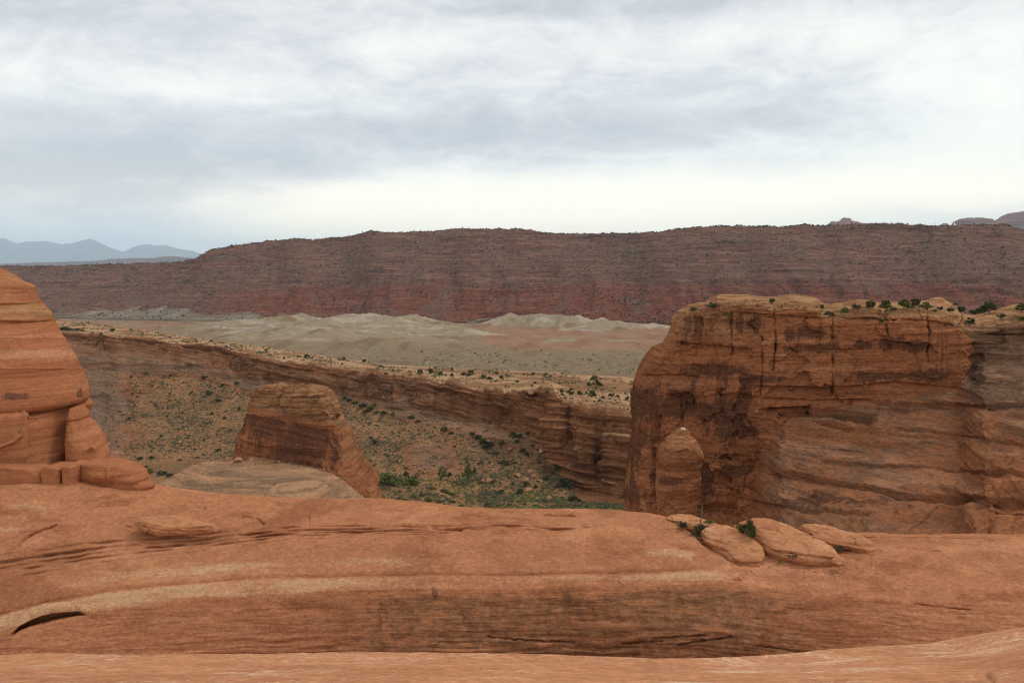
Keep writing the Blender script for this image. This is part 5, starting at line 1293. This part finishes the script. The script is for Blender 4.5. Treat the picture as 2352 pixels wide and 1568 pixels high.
rs = np.random.default_rng(99)
v1, f1_, cs1 = foliage(13, 2600, 0.020, rs, 1.0, 0.3)
jn = empty('juniper_tree', P(1714, 1238, 45.35), 'small dark green juniper tree growing at the head of the largest slab', 'juniper tree')
jn.scale = (1.25, 1.25, 1.38)
obj('crown', raw_mesh('crown', v1 * (0.98, 0.98, 1.0) + (0, 0, .12), f1_, M_JUNIPER, smooth=False), jn)
tv, tf = trunk(cs1 + (0, 0, .12), rs, 0.25, 0.045)
obj('trunk', raw_mesh('trunk', tv, tf, M_BARK), jn)
b = near(1606, 1219, 30, 30, 'sage', 'dark bush with a bare dead stem standing in front of the hindmost slab', 47, 0)
dv_, df_ = join([tube(np.array([[0, 0, 0.3], [-.12, 0, .8], [-.22, .02, 1.25], [-.24, 0, 1.75]]), .05, .025, 6), tube(np.array([[-.2, 0, 1.1], [-.34, 0, 1.5], [-.32, 0, 1.7]]), .03, .012, 5), tube(np.array([[-.2, 0, 1.1], [-.06, 0, 1.35], [-.05, 0, 1.55]]), .03, .012, 5)])
obj('dead_stem', raw_mesh('dead_stem', dv_, df_, M_BARK), b)
near(1568, 1212, 24, 26, 'dark', 'dark green bush at the near end of the hindmost slab', 47, 1)
near(1591, 1226, 16, 15, 'sage', 'small grey bush between the dome nose and the blunt slab', 46, 2)
near(1603, 1231, 10, 11, 'dark', 'tiny scrubby bush touching the blunt slab', 46, 0)
near(1627, 1200, 26, 10, 'green', 'low flat bush behind the hindmost slab', 47, 3)
near(1818, 1279, 22, 18, 'sage', 'round grey bush in front of the largest slab', 44, 1)
near(1926, 1260, 22, 11, 'sage', 'low olive bush under the lens-shaped slab', 45, 3)
near(1911, 1217, 20, 8, 'sage', 'flat dry tuft on the thin plate', 47, 2)
near(1925, 1219, 12, 9, 'green', 'tiny green tuft on the thin plate', 47, 1)
near(1789, 1290, 8, 7, 'green', 'tiny green sprout on sand between two slabs', 44, 2)
near(368, 1188, 9, 5, 'green', 'tiny green tuft above the layered lens of rock', 47, 0)

# canyon floor and slope plants
LT = 'trees on the canyon floor'
for i, (u, v, w, h, kd, lab, nm, cat) in enumerate((
        (893, 1107, 66, 38, 'green', 'broad bright green thicket beside the foot of the knob', 'green_thicket', 'thicket'), (868, 1106, 30, 22, 'green', 'lower green bush at the left end of the thicket', 'green_thicket', 'thicket'), (948, 1110, 38, 40, 'green', 'rounded dense green tree right of the thicket', 'cottonwood_tree', 'tree'), (933, 1090, 16, 18, 'dark', 'dark little tree behind the rounded dense one', 'cottonwood_tree', 'tree'),
        (1073, 1112, 26, 56, 'tall', 'tall slender leaning tree beside the sandy wash', 'cottonwood_tree', 'tree'), (1017, 1101, 22, 30, 'tall', 'small pale tree with a bare trunk left of the slender tree', 'cottonwood_tree', 'tree'), (1034, 1092, 14, 20, 'dark', 'thin dark tree between the pale and the slender one', 'cottonwood_tree', 'tree'),
        (1091, 1085, 12, 18, 'juniper', 'little dark juniper right of the slender tree', 'juniper_tree', 'tree'), (1299, 1116, 48, 36, 'dark', 'largest dark tree mass under the right canyon wall', 'juniper_tree', 'tree'), (1281, 1082, 24, 26, 'juniper', 'dark tree above the largest dark mass', 'juniper_tree', 'tree'), (1209, 1116, 18, 18, 'juniper', 'dark round tree on the sandy slope by the boulders', 'juniper_tree', 'tree'),
        (1195, 1132, 18, 18, 'juniper', 'dark round tree low on the sandy slope', 'juniper_tree', 'tree'), (1132, 1110, 12, 14, 'juniper', 'small juniper next to the two pale boulders', 'juniper_tree', 'tree'), (1230, 1118, 11, 12, 'juniper', 'tiny dark tree right of the round ones', 'juniper_tree', 'tree'), (1254, 1098, 28, 18, 'sage', 'grey-green round bush above the sand slope', 'desert_shrub', 'shrub'), (1162, 1062, 34, 16, 'sage', 'wide grey brush patch on the middle slope', 'desert_shrub', 'shrub'),
        (1317, 1148, 30, 26, 'dark', 'dark bush at the toe of the right canyon wall', 'desert_shrub', 'shrub'), (1148, 1132, 28, 20, 'dark', 'dark bush right of the sandy wash', 'desert_shrub', 'shrub'), (874, 1142, 20, 20, 'green', 'bright bush peeping out at the foot of the leaning block', 'desert_shrub', 'shrub'))):
    p = on(Xc, u, v)
    m = p[1] / F
    plant(nm, kd, p, w * m * 1.1, h * m * 0.95, lab, cat, LT if cat == 'tree' else None, i)


def rows(lst, X, kinds, label, group, hs=0.7, name='desert_shrub', cat='shrub'):
    for i, (u, v, w) in enumerate(lst):
        p = on(X, u, v)
        m = p[1] / F
        plant(name, kinds[i % len(kinds)], p - np.array([0, 0.2, 0.05]), w * m, w * m * hs * (0.85 + 0.3 * random.random()), label, cat, group, i)


rows([(790, 825, 10), (837, 830, 12), (884, 858, 10), (964, 858, 18), (988, 857, 20), (1000, 846, 10), (1012, 858, 18), (1037, 850, 12), (1038, 862, 12), (1038, 873, 10), (1064, 860, 18), (1082, 856, 18), (1076, 862, 14), (1110, 868, 18), (1125, 869, 18), (1141, 859, 11), (1151, 869, 14), (1164, 862, 10), (1202, 859, 9), (1224, 861, 12), (1250, 861, 9), (1188, 877, 10), (1229, 878, 10),
      (1365, 871, 22), (1353, 885, 16), (1370, 887, 22), (1380, 884, 14), (1358, 910, 24), (1332, 906, 16), (1309, 907, 20), (1403, 908, 18), (1384, 913, 12), (1417, 911, 12), (1290, 900, 16), (1311, 894, 12), (1255, 900, 10), (259, 760, 16), (705, 821, 18), (486, 783, 10), (1440, 916, 14)],
     Xc, ['juniper', 'juniper', 'dark', 'juniper'], 'dark shrub on the tan slickrock rim of the canyon', 'shrubs on the canyon rim', 0.85)
rows([(128, 754, 20), (145, 756, 22), (160, 757, 20), (176, 757, 18), (190, 758, 14), (150, 752, 14), (212, 762, 10), (232, 764, 10)], Xc, ['green', 'dark'], 'bush in the green strip behind the left end of the rim', 'bushes in the strip at the left rim', 0.6)
rows([(1096, 1005, 24), (1110, 1018, 26), (1117, 1028, 28), (1128, 1020, 24), (1082, 1000, 20), (1151, 1018, 20), (1186, 1016, 18), (1175, 1004, 22), (1210, 996, 16), (1195, 1002, 22), (1019, 990, 22), (1035, 994, 16), (1044, 1024, 12), (1209, 1044, 16), (1222, 1024, 14), (1234, 1034, 12), (1200, 1038, 20), (1140, 1040, 18), (1103, 1064, 16), (860, 1018, 18), (852, 1004, 12)],
     Xc, ['dark', 'juniper', 'dark'], 'dark bush on the talus below the middle canyon wall', 'dark bushes on the upper talus', 0.75)
rows([(801, 918, 18), (815, 924, 22), (832, 932, 26), (850, 938, 24), (840, 944, 22), (864, 946, 20), (882, 948, 22), (900, 952, 18), (946, 958, 20), (960, 966, 18), (790, 915, 16), (858, 928, 16)], Xc, ['dark', 'green'], 'bush in the dark green belt right of the knob', 'bushes in the belt right of the knob', 0.6)
rows([(652, 1052, 22), (683, 1060, 20), (700, 1062, 26), (714, 1066, 22), (632, 1060, 12), (671, 1046, 12)], Xd, ['green', 'dark'], 'bush on the earthy patch between dome and knob', 'bushes between dome and knob', 0.6)
rows([(345, 1082, 20), (372, 1088, 30), (390, 1092, 22), (338, 1070, 12), (320, 1054, 20), (308, 1060, 16), (262, 1058, 14), (282, 1060, 12), (350, 1052, 14)], Xc, ['green', 'dark', 'dark'], 'bush in the gap between the left tower and the dome', 'bushes in the gap beside the left tower', 0.7)
rows([(305, 905, 8), (318, 910, 8), (330, 955, 6), (297, 962, 13), (372, 1000, 10), (430, 1005, 10), (468, 1010, 10), (345, 1024, 10), (448, 1030, 10), (500, 1036, 12), (526, 988, 10), (515, 960, 12), (486, 950, 10), (420, 948, 8), (440, 900, 10), (480, 905, 16), (510, 884, 12), (300, 865, 10), (335, 858, 9), (390, 862, 9), (433, 838, 12), (470, 870, 16), (500, 920, 18), (545, 880, 14),
      (390, 905, 9), (356, 930, 8), (412, 985, 9), (548, 940, 12), (385, 955, 8), (350, 885, 9)], Xc, ['juniper', 'dark', 'sage'], 'small shrub on the sandy talus between the left tower and the knob', 'shrubs on the left talus', 0.85)
rows([(988, 1148, 26), (971, 1137, 22), (1030, 1130, 20), (1020, 1126, 22), (1040, 1134, 20), (950, 1140, 20), (930, 1148, 20), (906, 1150, 22), (1000, 1122, 14), (985, 1118, 14), (1010, 1150, 22), (1040, 1150, 20), (1060, 1160, 18), (940, 1120, 12), (920, 1128, 12), (1120, 1158, 20), (1145, 1160, 18), (1170, 1158, 18), (1190, 1150, 14), (1205, 1156, 14), (1228, 1160, 16), (1160, 1146, 12),
      (1135, 1140, 16), (1175, 1136, 12), (1200, 1142, 12), (1250, 1150, 12), (1270, 1160, 16), (1300, 1160, 18), (1330, 1160, 18), (1350, 1162, 18), (1375, 1163, 16), (1395, 1163, 16), (1410, 1165, 14), (1425, 1165, 12), (1290, 1140, 14), (1262, 1138, 10)], Xc, ['green', 'sage', 'green', 'sage'], 'low green or grey brush on the canyon floor near the wash', 'brush on the canyon floor', 0.5)

# boulders on the slope, each its own
def boulder_mesh(seed):
    rs = np.random.default_rng(seed)
    ph = np.linspace(0, 2 * np.pi, 28, endpoint=False); th = np.linspace(-np.pi / 2, np.pi / 2, 18)
    X = np.stack([np.cos(th)[:, None] * np.cos(ph), np.cos(th)[:, None] * np.sin(ph), np.sin(th)[:, None] + 0 * ph], -1)
    for _ in range(9):                                   # cut flat faces
        n = rs.normal(size=3); n /= np.linalg.norm(n)
        k = (X * n).sum(-1) - (0.45 + 0.3 * rs.random())
        X = X - n * np.clip(k, 0, None)[..., None]
    X = X * (0.9, 0.75, 0.62) * 0.62
    X = X + 0.04 * fbm(X * 3, 3, seed)[..., None] * X
    X[..., 2] += 0.22
    return raw_mesh('boulder', X.reshape(-1, 3), grid_faces(18, 28, True), M_BLOCK, smooth=False)


BM = [boulder_mesh(500 + i) for i in range(7)]


def boulders(lst, X, label, group):
    for i, (u, v, w) in enumerate(lst):
        p = on(X, u, v)
        o = obj('boulder', BM[i % 7], None, p)
        s = w * p[1] / F
        o.scale = (s, s, s * (0.7 + 0.4 * random.random()))
        o.rotation_euler = (random.random() * .4, random.random() * .4, random.random() * 6.28)
        tag(o, label, 'boulder', group)


for u, v, w, lab in ((1109, 1106, 15, 'pale boulder standing right beside the sandy wash'), (1123, 1104, 17, 'pale broken boulder right of the first one by the wash'), (1217, 1086, 20, 'tall brown boulder topping the pile on the sandy slope'), (1190, 1091, 15, 'dark boulder at the left of the pile on the sandy slope'), (1241, 1104, 11, 'upright boulder right of the boulder pile'), (1207, 1104, 18, 'flat boulder under the pile'),
                     (1225, 1095, 16, 'leaning boulder in the middle of the pile'), (1213, 1126, 20, 'big buried boulder below the round trees'), (1262, 1146, 16, 'reddish boulder low on the sandy slope'), (1170, 1032, 16, 'flat red boulder high on the middle slope'), (1240, 1040, 18, 'angular red boulder under the right canyon wall'), (1125, 1070, 10, 'dark small boulder above the wash'), (545, 1043, 20, 'broken reddish slab pile at the left foot of the knob'), (520, 1046, 14, 'low broken slab left of the knob foot'),
                     (540, 1034, 16, 'reddish block leaning on the left side of the knob')):
    boulders([(u, v, w)], Xc if u > 600 else Xd, lab, 'large fallen boulders in the canyon')
boulders([(random.uniform(285, 560), random.uniform(885, 1045), random.uniform(3.5, 9.5)) for _ in range(80)], Xc, 'pale fallen rock on the talus between the left tower and the knob', 'rocks on the left talus')
boulders([(random.uniform(800, 1240), random.uniform(985, 1098), random.uniform(3.5, 10)) for _ in range(85)], Xc, 'fallen rock on the slope right of the knob', 'rocks on the right talus')

# ------------------------------------------------------------------ uncountable scrub and rubble
def icos(n_, rs):
    """Little faceted lumps: an octahedron each, knocked about."""
    base = np.array([(1, 0, 0), (0, 1, 0), (-1, 0, 0), (0, -1, 0), (0, 0, 1), (0, 0, -0.4)], float)
    f = np.array([(0, 1, 4), (1, 2, 4), (2, 3, 4), (3, 0, 4), (1, 0, 5), (2, 1, 5), (3, 2, 5), (0, 3, 5)])
    v = base[None] * (0.65 + 0.7 * rs.random((n_, 6, 1)))
    a = rs.random(n_) * 6.28
    c, s = np.cos(a)[:, None], np.sin(a)[:, None]
    v = np.stack([v[..., 0] * c - v[..., 1] * s, v[..., 0] * s + v[..., 1] * c, v[..., 2]], -1)
    return v, f


def scatter(name, X, prob, n_, lo, hi, mat, label, cat, seed, hs=0.8, lumps=1):
    """N small lumps over a surface grid, where PROB says; sizes in metres."""
    rs = np.random.default_rng(seed)
    area = np.linalg.norm(np.cross(np.gradient(X, axis=0), np.gradient(X, axis=1)), axis=-1)
    w = (prob * area).ravel(); w = np.clip(w, 0, None); w /= w.sum()
    idx = rs.choice(len(w), n_, p=w)
    gx_, gy_ = np.gradient(X, axis=0).reshape(-1, 3)[idx], np.gradient(X, axis=1).reshape(-1, 3)[idx]
    p = X.reshape(-1, 3)[idx] + gx_ * (rs.random((n_, 1)) - .5) + gy_ * (rs.random((n_, 1)) - .5)
    size = lo + (hi - lo) * rs.random(n_) ** 1.9
    p = np.repeat(p, lumps, 0); size = np.repeat(size, lumps)
    if lumps > 1:
        p = p + rs.normal(size=p.shape) * size[:, None] * (0.38, 0.38, 0.16) + (0, 0, 0)
        size = size * (0.45 + 0.4 * rs.random(len(size)))
    v, f = icos(len(p), rs)
    v = v * size[:, None, None] * 0.5 * (1, 1, hs) + p[:, None] + np.stack([0 * size, 0 * size, size * 0.15], -1)[:, None]
    fa = (f[None] + (np.arange(len(p)) * 6)[:, None, None]).reshape(-1, 3)
    o = obj(name, raw_mesh(name, v.reshape(-1, 3), fa, mat, smooth=False))
    return tag(o, label, cat, kind='stuff')


mp = np.clip(0.25 + 2.2 * np.maximum(cov - 0.05, 0) + 0.9 * fbm(p0 / 120, 4, 601), 0.03, 1) * (qv < 1.15) * (0.25 + a_red * 0.5 + 0.4 * (qv > 0.5))
scatter('scrub', Xm, np.broadcast_to(mp, Xg.shape), 15000, 3.5, 8.5, M_FARBRUSH, 'dark scrub dotting the whole mesa', 'scrub', 11, 0.75, 2)
scatter('skyline_scrub', Xm, np.broadcast_to(((qv > 0.96) & (qv < 1.04)) * 1.0, Xg.shape) * (0.5 + fbm(p0 / 60, 3, 603)), 1300, 3.0, 7.5, M_FARBRUSH, 'fringe of scrub along the skyline of the mesa', 'scrub', 12, 0.9)
scatter('talus_rocks', Xm, np.broadcast_to(np.clip(0.2 + fbm(p0 / 90, 3, 605), 0, 1) * (qv < 1.0) * (qv > 0.25), Xg.shape), 5000, 2.0, 6.5, M_RUBBLE, 'loose rocks strewn over the mesa slopes', 'rocks', 13, 0.6)
scatter('valley_scrub', Xvalley, v_veg * np.clip(0.4 + fbm(pv / 60, 3, 607), 0, 1) + 0.03 * (Yv > 1400) * (1 - v_white) + 0.16 * (1 - sstep(Uv, 380, 620)) * (Yv > 1300) * (Uv > -60), 4200, 1.2, 4.6, M_DARKBRUSH, 'low grey scrub on the near valley floor', 'scrub', 14, 0.6)
vis = np.ones_like(Tc); vis[:4] = 0
scatter('rim_scrub', Xc, vis * (Tc < 0.97) * np.clip(0.15 + fbm(Xc / 24, 3, 609), 0, 1), 2000, 1.0, 3.6, M_DARKBRUSH, 'low scrub between the shrubs of the canyon rim', 'scrub', 15, 0.7, 2)
scatter('talus_scrub', Xc, talus * (1 - w_fl) * np.clip(0.35 + 1.1 * fbm(Xc / 30, 4, 611), 0.03, 1), 10000, 0.8, 3.0, M_SAGE, 'grey-green scrub all over the talus', 'scrub', 16, 0.7, 2)
scatter('floor_scrub', Xc, w_fl * (1 - wash) * (Vc < 1190) * (Uc > 830) * (Uc < 1460) * np.clip(0.25 + 1.3 * fbm(Xc / 18, 4, 613), 0.01, 1), 4000, 0.7, 2.4, M_SAGE, 'grey-green scrub covering the canyon floor', 'scrub', 17, 0.6, 2)
scatter('floor_grass', Xc, w_fl * (1 - wash) * (Vc < 1190) * (Uc > 830) * (Uc < 1460) * np.clip(0.1 + fbm(Xc / 14, 3, 615), 0, 1), 1500, 0.5, 1.7, M_GREEN, 'bright grass tufts on the canyon floor', 'grass', 18, 0.6)
scatter('rubble', Xc, talus * (1 - w_fl) * np.clip(0.2 + fbm(Xc / 16, 3, 617), 0.02, 1), 7000, 0.4, 2.2, M_RUBBLE, 'small rubble strewn down the talus', 'rubble', 19, 0.6)
scatter('dome_scrub', Xd, tal, 260, 0.3, 1.2, M_SAGE, 'sparse scrub on the earthy patch under the knob', 'scrub', 20, 0.6, 2)
peb = np.exp(-(seg_dist(Ua, Va, [(1540, 1212), (1620, 1246), (1690, 1310), (1760, 1296), (1850, 1303), (1945, 1300), (2010, 1275)]) / 14) ** 2) + 0.05 * sstep(fbm(Xa / 4, 3, 619), 0.1, 0.4) + 0.25 * np.exp(-(seg_dist(Ua, Va, [(120, 1112), (250, 1126), (350, 1130)]) / 9) ** 2)
scatter('pebbles', Xa, peb * front * (Va < 1500) * (Ua > -60) * (Ua < 2420), 700, 0.02, 0.11, M_RUBBLE, 'small loose stones lying on the slickrock round the slabs', 'stones', 22, 0.6)
lpb = (Ul > -60) * (Ul < 2420) * (Vl > 1470) * (Tl < 1.2) * sstep(fbm(Xl / 0.8, 3, 621), 0.05, 0.35)
scatter('grit', Xl, lpb * 1.0, 320, 0.005, 0.022, M_BLOCK, 'grit on the near edge of the slickrock', 'stones', 23, 0.6)
scatter('dome_rubble', Xd, tal, 300, 0.25, 1.0, M_RUBBLE, 'rubble on the earthy patch under the knob', 'rubble', 21, 0.6)

# ------------------------------------------------------------------ the air
hz = bpy.data.materials.new('haze')
hz.use_nodes = True
t = NT(hz.node_tree); t.N.clear()
vol = t.n('ShaderNodeVolumePrincipled', {'Color': (0.62, 0.83, 1.0), 'Density': 1.9e-5, 'Anisotropy': 0.0})
t.L.new(vol.outputs[0], t.n('ShaderNodeOutputMaterial').inputs['Volume'])
lo_, hi_ = np.array([-72000, -2500, -190]), np.array([72000, 104000, 5300])
cv_ = np.array([[x, y, z] for z in (lo_[2], hi_[2]) for y in (lo_[1], hi_[1]) for x in (lo_[0], hi_[0])], float)
cf_ = np.array([(0, 2, 3, 1), (4, 5, 7, 6), (0, 1, 5, 4), (2, 6, 7, 3), (0, 4, 6, 2), (1, 3, 7, 5)])
tag(obj('haze', raw_mesh('haze', cv_, cf_, hz, smooth=False)), 'thin blue haze filling the air out to the mountains', 'haze', kind='stuff')
